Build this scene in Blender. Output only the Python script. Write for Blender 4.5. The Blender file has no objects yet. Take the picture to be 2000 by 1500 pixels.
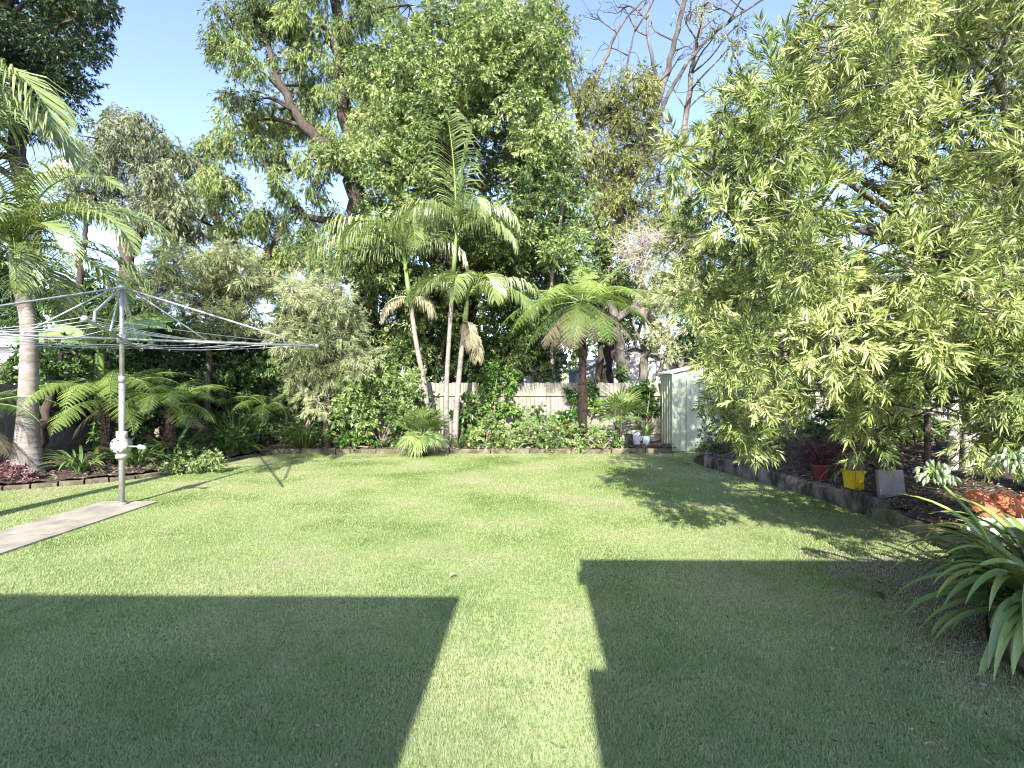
import bpy, math, random
import numpy as np

rng = np.random.default_rng(11)
random.seed(11)
sc = bpy.context.scene
COL = sc.collection
R = math.radians
EYE = 1.6

# ------------------------------------------------------------------ camera, sky, sun, exposure
cam_d = bpy.data.cameras.new("camera")
cam = bpy.data.objects.new("camera", cam_d)
COL.objects.link(cam)
cam.location = (0, 0, EYE)
cam.rotation_euler = (R(90), 0, 0)
cam_d.sensor_width = 36
cam_d.lens = 18
cam_d.clip_start = 0.05
cam_d.clip_end = 2000
sc.camera = cam

SUN_EL, SUN_AZ = 33.0, 5.0          # elevation; azimuth the light heads towards, clockwise from +Y
world = bpy.data.worlds.new("World")
sc.world = world
world.use_nodes = True
wn = world.node_tree
sky = wn.nodes.new("ShaderNodeTexSky")
sky.sky_type = 'NISHITA'
sky.sun_disc = False
sky.sun_elevation = R(SUN_EL)
sky.sun_rotation = R(180 + SUN_AZ)
sky.air_density = 0.8
sky.dust_density = 0.5
sky.ozone_density = 3.0
bg = wn.nodes["Background"]
bg.inputs[1].default_value = 0.14
tw = wn.nodes.new("ShaderNodeMix"); tw.data_type = 'RGBA'; tw.blend_type = 'MULTIPLY'
tw.inputs[0].default_value = 1.0
tw.inputs[7].default_value = (1.10, 0.93, 0.92, 1)          # a slightly warmer, more violet sky
wn.links.new(sky.outputs[0], tw.inputs[6])
wn.links.new(tw.outputs[2], bg.inputs[0])
sun_d = bpy.data.lights.new("sun", 'SUN')
sun_d.energy = 3.55
sun_d.angle = R(0.5)
sun_d.color = (1.0, 0.94, 0.84)
sun = bpy.data.objects.new("sun", sun_d)
COL.objects.link(sun)
sun.location = (-3, -20, 15)
sun.rotation_euler = (R(90 - SUN_EL), 0, R(-SUN_AZ))
sc.view_settings.view_transform = 'Standard'
sc.view_settings.look = 'None'
sc.view_settings.exposure = 2.07
sc.view_settings.gamma = 1.0
sc.render.engine = 'CYCLES'
sc.cycles.max_bounces = 7
sc.cycles.diffuse_bounces = 4
sc.cycles.transmission_bounces = 4
sc.cycles.glossy_bounces = 2
sc.cycles.filter_width = 1.15


# ------------------------------------------------------------------ helpers
def P(px, py, d):
    """A point of the place from where it shows in the 2000 x 1500 photograph and its distance in metres."""
    return np.array([(px - 1000) / 1000 * d, d, EYE + (750 - py) / 1000 * d])


def nrm(a):
    return a / np.maximum(np.linalg.norm(a, axis=-1, keepdims=True), 1e-9)


def inpoly(x, y, poly):
    x = np.asarray(x); y = np.asarray(y)
    ins = np.zeros(x.shape, bool)
    n = len(poly)
    for i in range(n):
        x1, y1 = poly[i]; x2, y2 = poly[(i + 1) % n]
        c = ((y1 > y) != (y2 > y)) & (x < (x2 - x1) * (y - y1) / (y2 - y1 + 1e-12) + x1)
        ins ^= c
    return ins


class MB:
    """Collects verts and faces and links them as one mesh object."""
    def __init__(s):
        s.v = []; s.t = []; s.q = []; s.tr = []; s.qm = []; s.tm = []; s.n = 0

    def add(s, v, quads=None, tris=None, tint=0.5, mat=0):
        v = np.asarray(v, float).reshape(-1, 3)
        t = np.broadcast_to(np.asarray(tint, float), (len(v),))
        s.v.append(v); s.t.append(t)
        if quads is not None and len(quads):
            q = np.asarray(quads, int).reshape(-1, 4) + s.n
            s.q.append(q); s.qm.append(np.full(len(q), mat))
        if tris is not None and len(tris):
            q = np.asarray(tris, int).reshape(-1, 3) + s.n
            s.tr.append(q); s.tm.append(np.full(len(q), mat))
        s.n += len(v)

    def build(s, name, mats, parent=None, origin=None, smooth=False):
        v = np.concatenate(s.v)
        t = np.concatenate(s.t)
        o = np.zeros(3)
        if parent is not None:
            o = np.array(parent['_o'])
        elif origin is not None:
            o = np.array(origin, float)
        v = v - o
        me = bpy.data.meshes.new(name)
        q = np.concatenate(s.q) if s.q else np.zeros((0, 4), int)
        tr = np.concatenate(s.tr) if s.tr else np.zeros((0, 3), int)
        mi = np.concatenate((s.qm if s.q else []) + (s.tm if s.tr else [])).astype(np.int32)
        me.vertices.add(len(v)); me.vertices.foreach_set("co", v.astype(np.float32).ravel())
        loops = np.concatenate([q.ravel(), tr.ravel()]).astype(np.int32)
        me.loops.add(len(loops)); me.loops.foreach_set("vertex_index", loops)
        ls = np.concatenate([np.arange(len(q)) * 4, len(q) * 4 + np.arange(len(tr)) * 3]).astype(np.int32)
        me.polygons.add(len(ls)); me.polygons.foreach_set("loop_start", ls)
        me.polygons.foreach_set("material_index", mi)
        me.polygons.foreach_set("use_smooth", np.full(len(ls), bool(smooth)))
        me.update(calc_edges=True)
        a = me.attributes.new("tint", 'FLOAT', 'POINT')
        a.data.foreach_set("value", t.astype(np.float32))
        for m in (mats if isinstance(mats, (list, tuple)) else [mats]):
            me.materials.append(m)
        ob = bpy.data.objects.new(name, me)
        COL.objects.link(ob)
        if parent is not None:
            ob.parent = parent
            ob['_o'] = [float(c) for c in o]
        else:
            ob.location = o
            ob['_o'] = [float(c) for c in o]
        return ob


def tag(o, label=None, cat=None, group=None, kind=None):
    if label: o['label'] = label
    if cat: o['category'] = cat
    if group: o['group'] = group
    if kind: o['kind'] = kind
    return o


def thing(name, label, cat, loc, group=None):
    o = bpy.data.objects.new(name, None)
    COL.objects.link(o)
    o.empty_display_size = 0.2
    o.location = [float(c) for c in loc]
    o['_o'] = [float(c) for c in loc]
    return tag(o, label, cat, group)


def box(mb, c, s, rz=0, tint=0.5, mat=0, rx=0, ry=0):
    x, y, z = np.array(s) / 2
    v = np.array([[-x, -y, -z], [x, -y, -z], [x, y, -z], [-x, y, -z], [-x, -y, z], [x, -y, z], [x, y, z], [-x, y, z]])
    if rx:
        c_, s_ = math.cos(rx), math.sin(rx); v = v @ np.array([[1, 0, 0], [0, c_, -s_], [0, s_, c_]]).T
    if ry:
        c_, s_ = math.cos(ry), math.sin(ry); v = v @ np.array([[c_, 0, s_], [0, 1, 0], [-s_, 0, c_]]).T
    if rz:
        c_, s_ = math.cos(rz), math.sin(rz); v = v @ np.array([[c_, -s_, 0], [s_, c_, 0], [0, 0, 1]]).T
    mb.add(v + np.array(c), [[0, 3, 2, 1], [4, 5, 6, 7], [0, 1, 5, 4], [1, 2, 6, 5], [2, 3, 7, 6], [3, 0, 4, 7]], tint=tint, mat=mat)


def prism(mb, poly, z0, z1, mat=0):
    """poly: counter-clockwise (x, y); convex enough for a fan."""
    n = len(poly)
    p = np.array(poly, float)
    v = np.concatenate([np.c_[p, np.full(n, z0)], np.c_[p, np.full(n, z1)]])
    q = [[i, (i + 1) % n, n + (i + 1) % n, n + i] for i in range(n)]
    t = [[n, n + i, n + i + 1] for i in range(1, n - 1)]
    mb.add(v, q, t, mat=mat)


def smooth_path(pts, k=6):
    pts = np.array(pts, float)
    if len(pts) < 3:
        return pts
    a = np.concatenate([[2 * pts[0] - pts[1]], pts, [2 * pts[-1] - pts[-2]]])
    out = []
    for i in range(1, len(a) - 2):
        for j in range(k):
            t = j / k
            out.append(0.5 * ((2 * a[i]) + (-a[i - 1] + a[i + 1]) * t + (2 * a[i - 1] - 5 * a[i] + 4 * a[i + 1] - a[i + 2]) * t * t
                              + (-a[i - 1] + 3 * a[i] - 3 * a[i + 1] + a[i + 2]) * t ** 3))
    out.append(a[-2])
    return np.array(out)


def tube(mb, pts, rad, n=6, tint=0.5, mat=0, cap=True, rough=0.0):
    pts = np.array(pts, float); K = len(pts)
    rad = np.broadcast_to(np.asarray(rad, float), (K,)) if np.ndim(rad) == 0 or len(np.atleast_1d(rad)) == K else np.interp(np.linspace(0, 1, K), np.linspace(0, 1, len(rad)), rad)
    d = nrm(np.gradient(pts, axis=0))
    up = np.array([0.31, 0.17, 0.93]) if abs(d[0][2]) < 0.8 else np.array([0.9, 0.3, 0.1])
    a = nrm(np.cross(d, up)); b = np.cross(d, a)
    th = np.arange(n) / n * 2 * np.pi
    rr = rad[:, None] * (1 + rough * rng.standard_normal((K, n)))
    v = pts[:, None] + rr[..., None] * (a[:, None] * np.cos(th)[None, :, None] + b[:, None] * np.sin(th)[None, :, None])
    v = v.reshape(-1, 3)
    i = np.arange(K - 1)[:, None] * n; j = np.arange(n)[None]; j2 = (j + 1) % n
    q = np.stack([i + j, i + j2, i + n + j2, i + n + j], -1).reshape(-1, 4)
    t = []
    if cap:
        v = np.concatenate([v, pts[:1], pts[-1:]])
        for k in range(n):
            t.append([K * n, (k + 1) % n, k]); t.append([K * n + 1, (K - 1) * n + k, (K - 1) * n + (k + 1) % n])
    mb.add(v, q, t, tint=tint, mat=mat)


def leaves(mb, p, ax, L, W, tint, mat=0, fold=0.25, droop=0.12):
    """One folded, pointed leaf per row."""
    N = len(p)
    ax = nrm(ax)
    s = nrm(np.cross(ax, rng.standard_normal((N, 3))))
    n = np.cross(s, ax)
    L = np.broadcast_to(L, (N,))[:, None]; W = np.broadcast_to(W, (N,))[:, None]
    m = p + ax * L * 0.42
    v = np.stack([p, m - s * W / 2 + n * W * fold, p + ax * L - np.array([0, 0, 1]) * L * droop, m + s * W / 2 + n * W * fold], 1).reshape(-1, 3)
    q = np.arange(N * 4).reshape(-1, 4)
    mb.add(v, q, tint=np.repeat(np.broadcast_to(tint, (N,)), 4), mat=mat)


def sprays(mb, Pp, Dv, slen, N, L, W, ang, tint, mat=0, fold=0.25, droop=0.12, tj=0.12, ang_tip=None):
    """Shoots of N leaves set round a short axis."""
    S = len(Pp)
    Dv = nrm(Dv)
    a = nrm(np.cross(Dv, rng.standard_normal((S, 3)))); b = np.cross(Dv, a)
    t = rng.random((S, N)) ** 0.8
    ph = rng.random((S, N)) * 2 * np.pi
    rad = a[:, None] * np.cos(ph)[..., None] + b[:, None] * np.sin(ph)[..., None]
    an = ang + ((ang_tip if ang_tip is not None else ang * 0.5) - ang) * t + rng.normal(0, 0.15, (S, N))
    ax = Dv[:, None] * np.cos(an)[..., None] + rad * np.sin(an)[..., None]
    sl = np.broadcast_to(slen, (S,))
    pos = Pp[:, None] + Dv[:, None] * (t * sl[:, None])[..., None]
    tn = np.broadcast_to(tint, (S,))[:, None] + rng.normal(0, tj, (S, N))
    LL = L * rng.uniform(0.65, 1.2, (S, N))
    leaves(mb, pos.reshape(-1, 3), ax.reshape(-1, 3), LL.ravel(), (LL * (W / L)).ravel(), np.clip(tn.ravel(), 0, 1), mat, fold, droop)


def sph(n):
    return nrm(rng.standard_normal((n, 3)))


def rach(o, az, el, L, bend, k, power=1.2):
    t = (np.arange(k) + 0.5) / k
    e = el - bend * t ** power
    u = np.array([math.sin(az), math.cos(az), 0.0])
    st = (np.cos(e)[:, None] * u + np.sin(e)[:, None] * np.array([0, 0, 1.0])) * (L / k)
    pts = np.concatenate([[o], o + np.cumsum(st, 0)])
    d = nrm(np.concatenate([st, st[-1:]]))
    side = np.array([math.cos(az), -math.sin(az), 0.0])
    return pts, d, side


# ------------------------------------------------------------------ materials
def _mat(name):
    m = bpy.data.materials.new(name); m.use_nodes = True
    return m, m.node_tree.nodes, m.node_tree.links, m.node_tree.nodes["Principled BSDF"]


def ramp(nodes, cols, pos=None):
    r = nodes.new("ShaderNodeValToRGB")
    el = r.color_ramp.elements
    pos = pos or [i / (len(cols) - 1) for i in range(len(cols))]
    while len(el) < len(cols):
        el.new(0.5)
    for e, c, p in zip(el, cols, pos):
        e.position = p; e.color = (*c, 1)
    return r


def leaf_mat(name, cols, trans=0.35, rough=0.45, spec=0.4, tcol=(1.25, 1.2, 0.55), deep=True):
    m, n, l, bs = _mat(name)
    at = n.new("ShaderNodeAttribute"); at.attribute_name = "tint"
    if deep:
        cols = [tuple(c * (0.62, 0.84, 1.0, 1.0)[i] for c in col) for i, col in enumerate(cols)]; trans *= 0.72
    r = ramp(n, cols)
    l.new(at.outputs["Fac"], r.inputs[0])
    l.new(r.outputs[0], bs.inputs["Base Color"])
    bs.inputs["Roughness"].default_value = rough
    bs.inputs["Specular IOR Level"].default_value = spec
    tr = n.new("ShaderNodeBsdfTranslucent")
    mx = n.new("ShaderNodeMix"); mx.data_type = 'RGBA'; mx.blend_type = 'MULTIPLY'
    mx.inputs[0].default_value = 1.0
    l.new(r.outputs[0], mx.inputs[6]); mx.inputs[7].default_value = (*tcol, 1)
    l.new(mx.outputs[2], tr.inputs[0])
    ms = n.new("ShaderNodeMixShader"); ms.inputs[0].default_value = trans
    l.new(bs.outputs[0], ms.inputs[1]); l.new(tr.outputs[0], ms.inputs[2])
    l.new(ms.outputs[0], n["Material Output"].inputs[0])
    return m


def noise_mat(name, cols, scale=8, rough=0.8, bump=0.3, detail=6, stretch=(1, 1, 1), spec=0.3, metal=0.0, pos=None, bumpscale=None, dist=0.02):
    m, n, l, bs = _mat(name)
    tc = n.new("ShaderNodeTexCoord"); mp = n.new("ShaderNodeMapping")
    mp.inputs["Scale"].default_value = stretch
    l.new(tc.outputs["Object"], mp.inputs[0])
    nz = n.new("ShaderNodeTexNoise"); nz.inputs["Scale"].default_value = scale; nz.inputs["Detail"].default_value = detail
    nz.inputs["Roughness"].default_value = 0.65
    l.new(mp.outputs[0], nz.inputs["Vector"])
    r = ramp(n, cols, pos or [0.3 + 0.4 * i / (len(cols) - 1) for i in range(len(cols))])
    l.new(nz.outputs["Fac"], r.inputs[0]); l.new(r.outputs[0], bs.inputs["Base Color"])
    bs.inputs["Roughness"].default_value = rough; bs.inputs["Specular IOR Level"].default_value = spec
    bs.inputs["Metallic"].default_value = metal
    if bump:
        b = n.new("ShaderNodeBump"); b.inputs["Strength"].default_value = bump; b.inputs["Distance"].default_value = dist
        n2 = n.new("ShaderNodeTexNoise"); n2.inputs["Scale"].default_value = bumpscale or scale * 3; n2.inputs["Detail"].default_value = 5
        l.new(mp.outputs[0], n2.inputs["Vector"])
        l.new(n2.outputs["Fac"], b.inputs["Height"]); l.new(b.outputs[0], bs.inputs["Normal"])
    return m


M = {}
M['camphor'] = leaf_mat('camphor leaf', [(0.06, 0.11, 0.03), (0.19, 0.28, 0.085), (0.38, 0.46, 0.18)], 0.3, 0.32, 0.55)
M['gum'] = leaf_mat('gum leaf', [(0.055, 0.10, 0.03), (0.165, 0.235, 0.07), (0.34, 0.415, 0.14)], 0.25, 0.45)
M['greygum'] = leaf_mat('grey gum leaf', [(0.10, 0.13, 0.07), (0.24, 0.28, 0.15), (0.42, 0.44, 0.27)], 0.25, 0.5)
M['olivegum'] = leaf_mat('olive gum leaf', [(0.07, 0.08, 0.035), (0.17, 0.20, 0.065), (0.34, 0.36, 0.12)], 0.25, 0.5)
M['fig'] = leaf_mat('shade-toned fig leaf', [(0.012, 0.03, 0.012), (0.03, 0.065, 0.02), (0.11, 0.17, 0.05)], 0.2, 0.4)  # darkened palette: the tree's shade is put into the leaf colour
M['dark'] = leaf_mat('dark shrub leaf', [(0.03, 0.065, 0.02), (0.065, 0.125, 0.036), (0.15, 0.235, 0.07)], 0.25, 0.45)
M['bottle'] = leaf_mat('bottlebrush leaf', [(0.05, 0.095, 0.025), (0.25, 0.33, 0.09), (0.56, 0.61, 0.25)], 0.22, 0.38, 0.5)
M['grev'] = leaf_mat('grevillea needle', [(0.11, 0.16, 0.06), (0.27, 0.32, 0.15), (0.48, 0.51, 0.31)], 0.3, 0.5)
M['cream'] = leaf_mat('cream blossom', [(0.4, 0.4, 0.24), (0.55, 0.53, 0.36), (0.7, 0.68, 0.5)], 0.3, 0.6)
M['citrus'] = leaf_mat('citrus leaf', [(0.05, 0.105, 0.028), (0.14, 0.23, 0.065), (0.31, 0.41, 0.15)], 0.3, 0.3, 0.55)
M['fern'] = leaf_mat('fern pinnule', [(0.07, 0.14, 0.035), (0.20, 0.31, 0.07), (0.38, 0.48, 0.14)], 0.4, 0.5)
M['deadfern'] = leaf_mat('withered frond', [(0.16, 0.14, 0.09), (0.3, 0.27, 0.17), (0.44, 0.41, 0.27)], 0.2, 0.7)
M['palm'] = leaf_mat('palm pinna', [(0.09, 0.14, 0.045), (0.19, 0.26, 0.085), (0.36, 0.42, 0.18)], 0.35, 0.32, 0.55)
M['fan'] = leaf_mat('fan palm leaf', [(0.10, 0.17, 0.06), (0.19, 0.28, 0.09), (0.33, 0.42, 0.15)], 0.35, 0.4)
M['banana'] = leaf_mat('banana leaf', [(0.09, 0.20, 0.05), (0.17, 0.31, 0.09), (0.34, 0.46, 0.2)], 0.4, 0.35)
M['agap'] = leaf_mat('agapanthus strap', [(0.05, 0.11, 0.035), (0.15, 0.25, 0.08), (0.31, 0.38, 0.12), (0.38, 0.22, 0.10)], 0.25, 0.3, 0.6)
M['strap'] = leaf_mat('strap leaf', [(0.03, 0.07, 0.02), (0.08, 0.15, 0.04), (0.22, 0.29, 0.10)], 0.3, 0.4)
M['seed'] = leaf_mat('seed pod', [(0.13, 0.20, 0.10), (0.24, 0.32, 0.18), (0.40, 0.46, 0.32)], 0.15, 0.5)
M['pink'] = leaf_mat('pink petal', [(0.06, 0.05, 0.04), (0.20, 0.10, 0.11), (0.38, 0.22, 0.25)], 0.3, 0.6, tcol=(1.1, 0.8, 0.9))
M['red'] = leaf_mat('red petal', [(0.4, 0.02, 0.02), (0.6, 0.08, 0.03), (0.7, 0.2, 0.06)], 0.3, 0.6, tcol=(1.1, 0.8, 0.8))
M['white_petal'] = leaf_mat('white petal', [(0.6, 0.55, 0.6), (0.75, 0.7, 0.78), (0.85, 0.85, 0.85)], 0.3, 0.6, tcol=(1, 1, 1))
M['litter'] = leaf_mat('dry leaf', [(0.07, 0.055, 0.038), (0.17, 0.135, 0.095), (0.36, 0.30, 0.22)], 0.1, 0.8)
M['grass'] = leaf_mat('grass blade', [(0.165, 0.26, 0.085), (0.31, 0.385, 0.192), (0.45, 0.475, 0.285), (0.50, 0.44, 0.30)], 0.3, 0.6, 0.2, tcol=(1.1, 1.2, .6), deep=False)
M['ivy'] = leaf_mat('ivy leaf', [(0.03, 0.09, 0.02), (0.08, 0.18, 0.035), (0.2, 0.33, 0.07)], 0.3, 0.4)
M['purple'] = leaf_mat('purple leaf', [(0.06, 0.02, 0.03), (0.12, 0.04, 0.06), (0.2, 0.09, 0.1)], 0.2, 0.5, tcol=(1, .8, .8))
M['darkbark'] = noise_mat('dark bark', [(0.03, 0.024, 0.02), (0.10, 0.08, 0.065)], 6, 0.9, 0.8, stretch=(1, 1, 0.25))
M['greybark'] = noise_mat('grey bark', [(0.035, 0.031, 0.027), (0.12, 0.108, 0.092), (0.25, 0.23, 0.2)], 5, 0.9, 0.6, stretch=(1, 1, 0.3))
M['gumbark'] = noise_mat('charred grey gum bark', [(0.02, 0.018, 0.016), (0.075, 0.066, 0.058), (0.20, 0.18, 0.155)], 2.2, 0.9, 0.6, stretch=(1, 1, 0.3))
M['palmbark'] = noise_mat('palm trunk bark', [(0.14, 0.125, 0.11), (0.22, 0.20, 0.18), (0.31, 0.29, 0.265)], 3.5, 0.85, 0.3, stretch=(1, 1, 2))
M['crownshaft'] = noise_mat('green crownshaft', [(0.10, 0.16, 0.04), (0.19, 0.25, 0.08)], 3, 0.4, 0.1, stretch=(3, 3, .6), spec=0.5)
M['fernbark'] = noise_mat('fibrous fern trunk', [(0.012, 0.010, 0.008), (0.05, 0.035, 0.025)], 14, 0.95, 1.0, stretch=(1, 1, 0.4), dist=0.04)
M['twig'] = noise_mat('twig', [(0.16, 0.12, 0.09), (0.3, 0.25, 0.2)], 8, 0.9, 0)
M['deadtwig'] = noise_mat('bleached twig', [(0.26, 0.23, 0.20), (0.42, 0.39, 0.34)], 8, 0.9, 0)
M['stalk'] = noise_mat('green stalk', [(0.10, 0.17, 0.04), (0.2, 0.28, 0.08)], 5, 0.5, 0)
M['soil'] = noise_mat('garden soil', [(0.03, 0.022, 0.016), (0.075, 0.055, 0.04), (0.14, 0.11, 0.08)], 9, 0.95, 1.0, dist=0.05)
M['far'] = noise_mat('far ground', [(0.05, 0.07, 0.03), (0.10, 0.12, 0.05)], 0.6, 0.95, 0.4)
M['concrete'] = noise_mat('old concrete', [(0.14, 0.127, 0.10), (0.28, 0.258, 0.21), (0.37, 0.34, 0.285)], 2.2, 0.9, 0.25, detail=9, dist=0.003)
M['wallconc'] = noise_mat('stained concrete wall', [(0.012, 0.012, 0.01), (0.05, 0.045, 0.038), (0.17, 0.155, 0.13), (0.28, 0.25, 0.2)], 4.5, 0.95, 0.9, detail=10, stretch=(1, 1, 0.45), dist=0.03)
M['sleeper'] = noise_mat('mossy sleeper', [(0.05, 0.055, 0.025), (0.15, 0.14, 0.085), (0.28, 0.25, 0.18)], 5, 0.95, 0.7, stretch=(1, 1, 1), dist=0.02)
M['stone'] = noise_mat('edging stone', [(0.03, 0.027, 0.018), (0.10, 0.088, 0.06), (0.22, 0.195, 0.14)], 4.5, 0.95, 0.6, dist=0.02)
M['fence'] = noise_mat('cream paling', [(0.13, 0.125, 0.10), (0.23, 0.225, 0.185), (0.33, 0.32, 0.27)], 2.2, 0.8, 0.2, stretch=(3, 3, 0.5))
M['fencerail'] = noise_mat('fence rail', [(0.20, 0.185, 0.14), (0.36, 0.34, 0.26)], 3, 0.85, 0.2)
M['greyfence'] = noise_mat('weathered grey paling', [(0.13, 0.13, 0.125), (0.25, 0.245, 0.24)], 3, 0.9, 0.3, stretch=(4, 4, 0.5))
M['shedgreen'] = noise_mat('pale green steel', [(0.33, 0.385, 0.275), (0.40, 0.45, 0.335)], 1.2, 0.45, 0, spec=0.4)
M['shedroof'] = noise_mat('cream steel roof', [(0.62, 0.62, 0.56), (0.7, 0.7, 0.64)], 1.5, 0.5, 0)
M['galv'] = noise_mat('galvanised steel', [(0.30, 0.31, 0.31), (0.44, 0.45, 0.45)], 14, 0.42, 0.05, metal=0.55, spec=0.5)
M['castal'] = noise_mat('painted cast housing', [(0.30, 0.31, 0.27), (0.42, 0.43, 0.37)], 12, 0.55, 0.1)
M['bolt'] = noise_mat('dark bolt', [(0.03, 0.03, 0.03), (0.06, 0.06, 0.06)], 9, 0.5, 0)
M['wire'] = noise_mat('clothes wire', [(0.36, 0.38, 0.40), (0.48, 0.50, 0.52)], 9, 0.5, 0, metal=0.2)
M['handle'] = noise_mat('pale blue grip', [(0.30, 0.42, 0.52), (0.40, 0.52, 0.62)], 9, 0.4, 0)
M['white'] = noise_mat('white weatherboard', [(0.60, 0.61, 0.62), (0.72, 0.73, 0.74)], 1.5, 0.7, 0)
M['bluewall'] = noise_mat('pale grey blue weatherboard', [(0.20, 0.225, 0.25), (0.28, 0.31, 0.34)], 1.5, 0.7, 0)
M['roofbrown'] = noise_mat('brown roof tile', [(0.07, 0.055, 0.045), (0.14, 0.11, 0.09)], 5, 0.8, 0.4)
M['roofgrey'] = noise_mat('grey steel roof', [(0.30, 0.31, 0.32), (0.40, 0.41, 0.42)], 2, 0.6, 0)
M['glass'] = noise_mat('window glass', [(0.02, 0.025, 0.03), (0.04, 0.05, 0.06)], 1, 0.08, 0, spec=0.8)
M['terracotta'] = noise_mat('terracotta', [(0.34, 0.12, 0.055), (0.48, 0.19, 0.09)], 6, 0.85, 0.3)
M['yellow'] = noise_mat('yellow plastic', [(0.66, 0.49, 0.02), (0.74, 0.57, 0.03)], 5, 0.4, 0)
M['redpot'] = noise_mat('dull red glaze', [(0.09, 0.018, 0.02), (0.15, 0.035, 0.035)], 6, 0.4, 0)
M['paver'] = noise_mat('grey slab', [(0.17, 0.165, 0.165), (0.26, 0.25, 0.25)], 8, 0.9, 0.3, dist=0.004)
M['postwood'] = noise_mat('weathered post', [(0.18, 0.165, 0.14), (0.42, 0.40, 0.35), (0.52, 0.5, 0.45)], 6, 0.9, 0.5, stretch=(2, 2, .3))
M['pipe'] = noise_mat('cream pole', [(0.45, 0.42, 0.32), (0.58, 0.55, 0.44)], 5, 0.7, 0.2)
M['plasticwhite'] = noise_mat('white plastic', [(0.42, 0.45, 0.47), (0.54, 0.57, 0.59)], 4, 0.4, 0)
M['deadmass'] = noise_mat('dry brown frond', [(0.05, 0.035, 0.03), (0.14, 0.10, 0.085)], 9, 0.95, 0)


# lawn sheet: patchy turf over soil
def lawn_material():
    m, n, l, bs = _mat('turf')
    tc = n.new("ShaderNodeTexCoord")
    big = n.new("ShaderNodeTexNoise"); big.inputs["Scale"].default_value = 0.8; big.inputs["Detail"].default_value = 5
    fine = n.new("ShaderNodeTexNoise"); fine.inputs["Scale"].default_value = 55; fine.inputs["Detail"].default_value = 6
    l.new(tc.outputs["Object"], big.inputs["Vector"]); l.new(tc.outputs["Object"], fine.inputs["Vector"])
    r1 = ramp(n, [(0.14, 0.21, 0.05), (0.25, 0.32, 0.11), (0.34, 0.34, 0.18)], [0.35, 0.5, 0.66])
    r2 = ramp(n, [(0.45, 0.45, 0.45), (1.15, 1.15, 1.1)], [0.35, 0.65])
    l.new(big.outputs["Fac"], r1.inputs[0]); l.new(fine.outputs["Fac"], r2.inputs[0])
    mx = n.new("ShaderNodeMix"); mx.data_type = 'RGBA'; mx.blend_type = 'MULTIPLY'; mx.inputs[0].default_value = 1
    l.new(r1.outputs[0], mx.inputs[6]); l.new(r2.outputs[0], mx.inputs[7])
    # worn earth by the agapanthus
    sp = n.new("ShaderNodeSeparateXYZ"); l.new(tc.outputs["Object"], sp.inputs[0])
    def mth(op, a, b_):
        q = n.new("ShaderNodeMath"); q.operation = op
        for k, z in enumerate((a, b_)):
            if isinstance(z, (int, float)): q.inputs[k].default_value = z
            else: l.new(z, q.inputs[k])
        return q.outputs[0]
    edge = mth('SUBTRACT', sp.outputs[0], mth('MULTIPLY_ADD' if False else 'ADD', mth('MULTIPLY', sp.outputs[1], 0.33), 1.05))
    near = mth('SUBTRACT', 5.0, sp.outputs[1])
    mn = n.new("ShaderNodeTexNoise"); mn.inputs["Scale"].default_value = 3.5; mn.inputs["Detail"].default_value = 7
    l.new(tc.outputs["Object"], mn.inputs["Vector"])
    fac = mth('ADD', mth('MINIMUM', mth('MULTIPLY', edge, 0.9), near), mth('MULTIPLY', mth('SUBTRACT', mn.outputs["Fac"], 0.5), 2.2))
    cl_ = n.new("ShaderNodeClamp"); l.new(mth('MULTIPLY', fac, 1.6), cl_.inputs[0])
    er = ramp(n, [(0.14, 0.118, 0.092), (0.27, 0.235, 0.185)], [0.35, 0.65]); l.new(fine.outputs["Fac"], er.inputs[0])
    m2 = n.new("ShaderNodeMix"); m2.data_type = 'RGBA'
    l.new(cl_.outputs[0], m2.inputs[0]); l.new(mx.outputs[2], m2.inputs[6]); l.new(er.outputs[0], m2.inputs[7])
    l.new(m2.outputs[2], bs.inputs["Base Color"]); bs.inputs["Roughness"].default_value = 0.95
    bs.inputs["Specular IOR Level"].default_value = 0.1
    b = n.new("ShaderNodeBump"); b.inputs["Strength"].default_value = 0.8; b.inputs["Distance"].default_value = 0.02
    l.new(fine.outputs["Fac"], b.inputs["Height"]); l.new(b.outputs[0], bs.inputs["Normal"])
    return m


M['turf'] = lawn_material()

# ------------------------------------------------------------------ ground, lawn, beds, path
mb = MB()
mb.add([[-400, -400, -0.004], [400, -400, -0.004], [400, 400, -0.004], [-400, 400, -0.004]], [[0, 1, 2, 3]])
tag(mb.build('ground', M['far']), kind='structure')

WALL = smooth_path([(4.25, 11.5, 0), (3.72, 10.5, 0), (3.78, 9.4, 0), (4.05, 8.3, 0), (4.27, 7.1, 0), (4.3, 6.2, 0), (4.2, 4.85, 0), (3.85, 4.1, 0), (3.1, 3.35, 0), (2.78, 2.75, 0), (2.75, 1.2, 0)], 5)[:, :2]
LEFT = smooth_path([(-9.6, 7.0, 0), (-7.7, 7.6, 0), (-6.25, 8.65, 0), (-5.95, 10.0, 0), (-5.6, 11.3, 0)], 5)[:, :2]
BACK_Y = 11.75
lawn_poly = [(-9.6, -1.15)] + [tuple(p) for p in LEFT] + [(-5.2, BACK_Y), (3.72, BACK_Y), (3.8, 12.12), (4.6, 12.12)] + [tuple(p) for p in WALL] + [(2.75, -1.15)]


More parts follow.
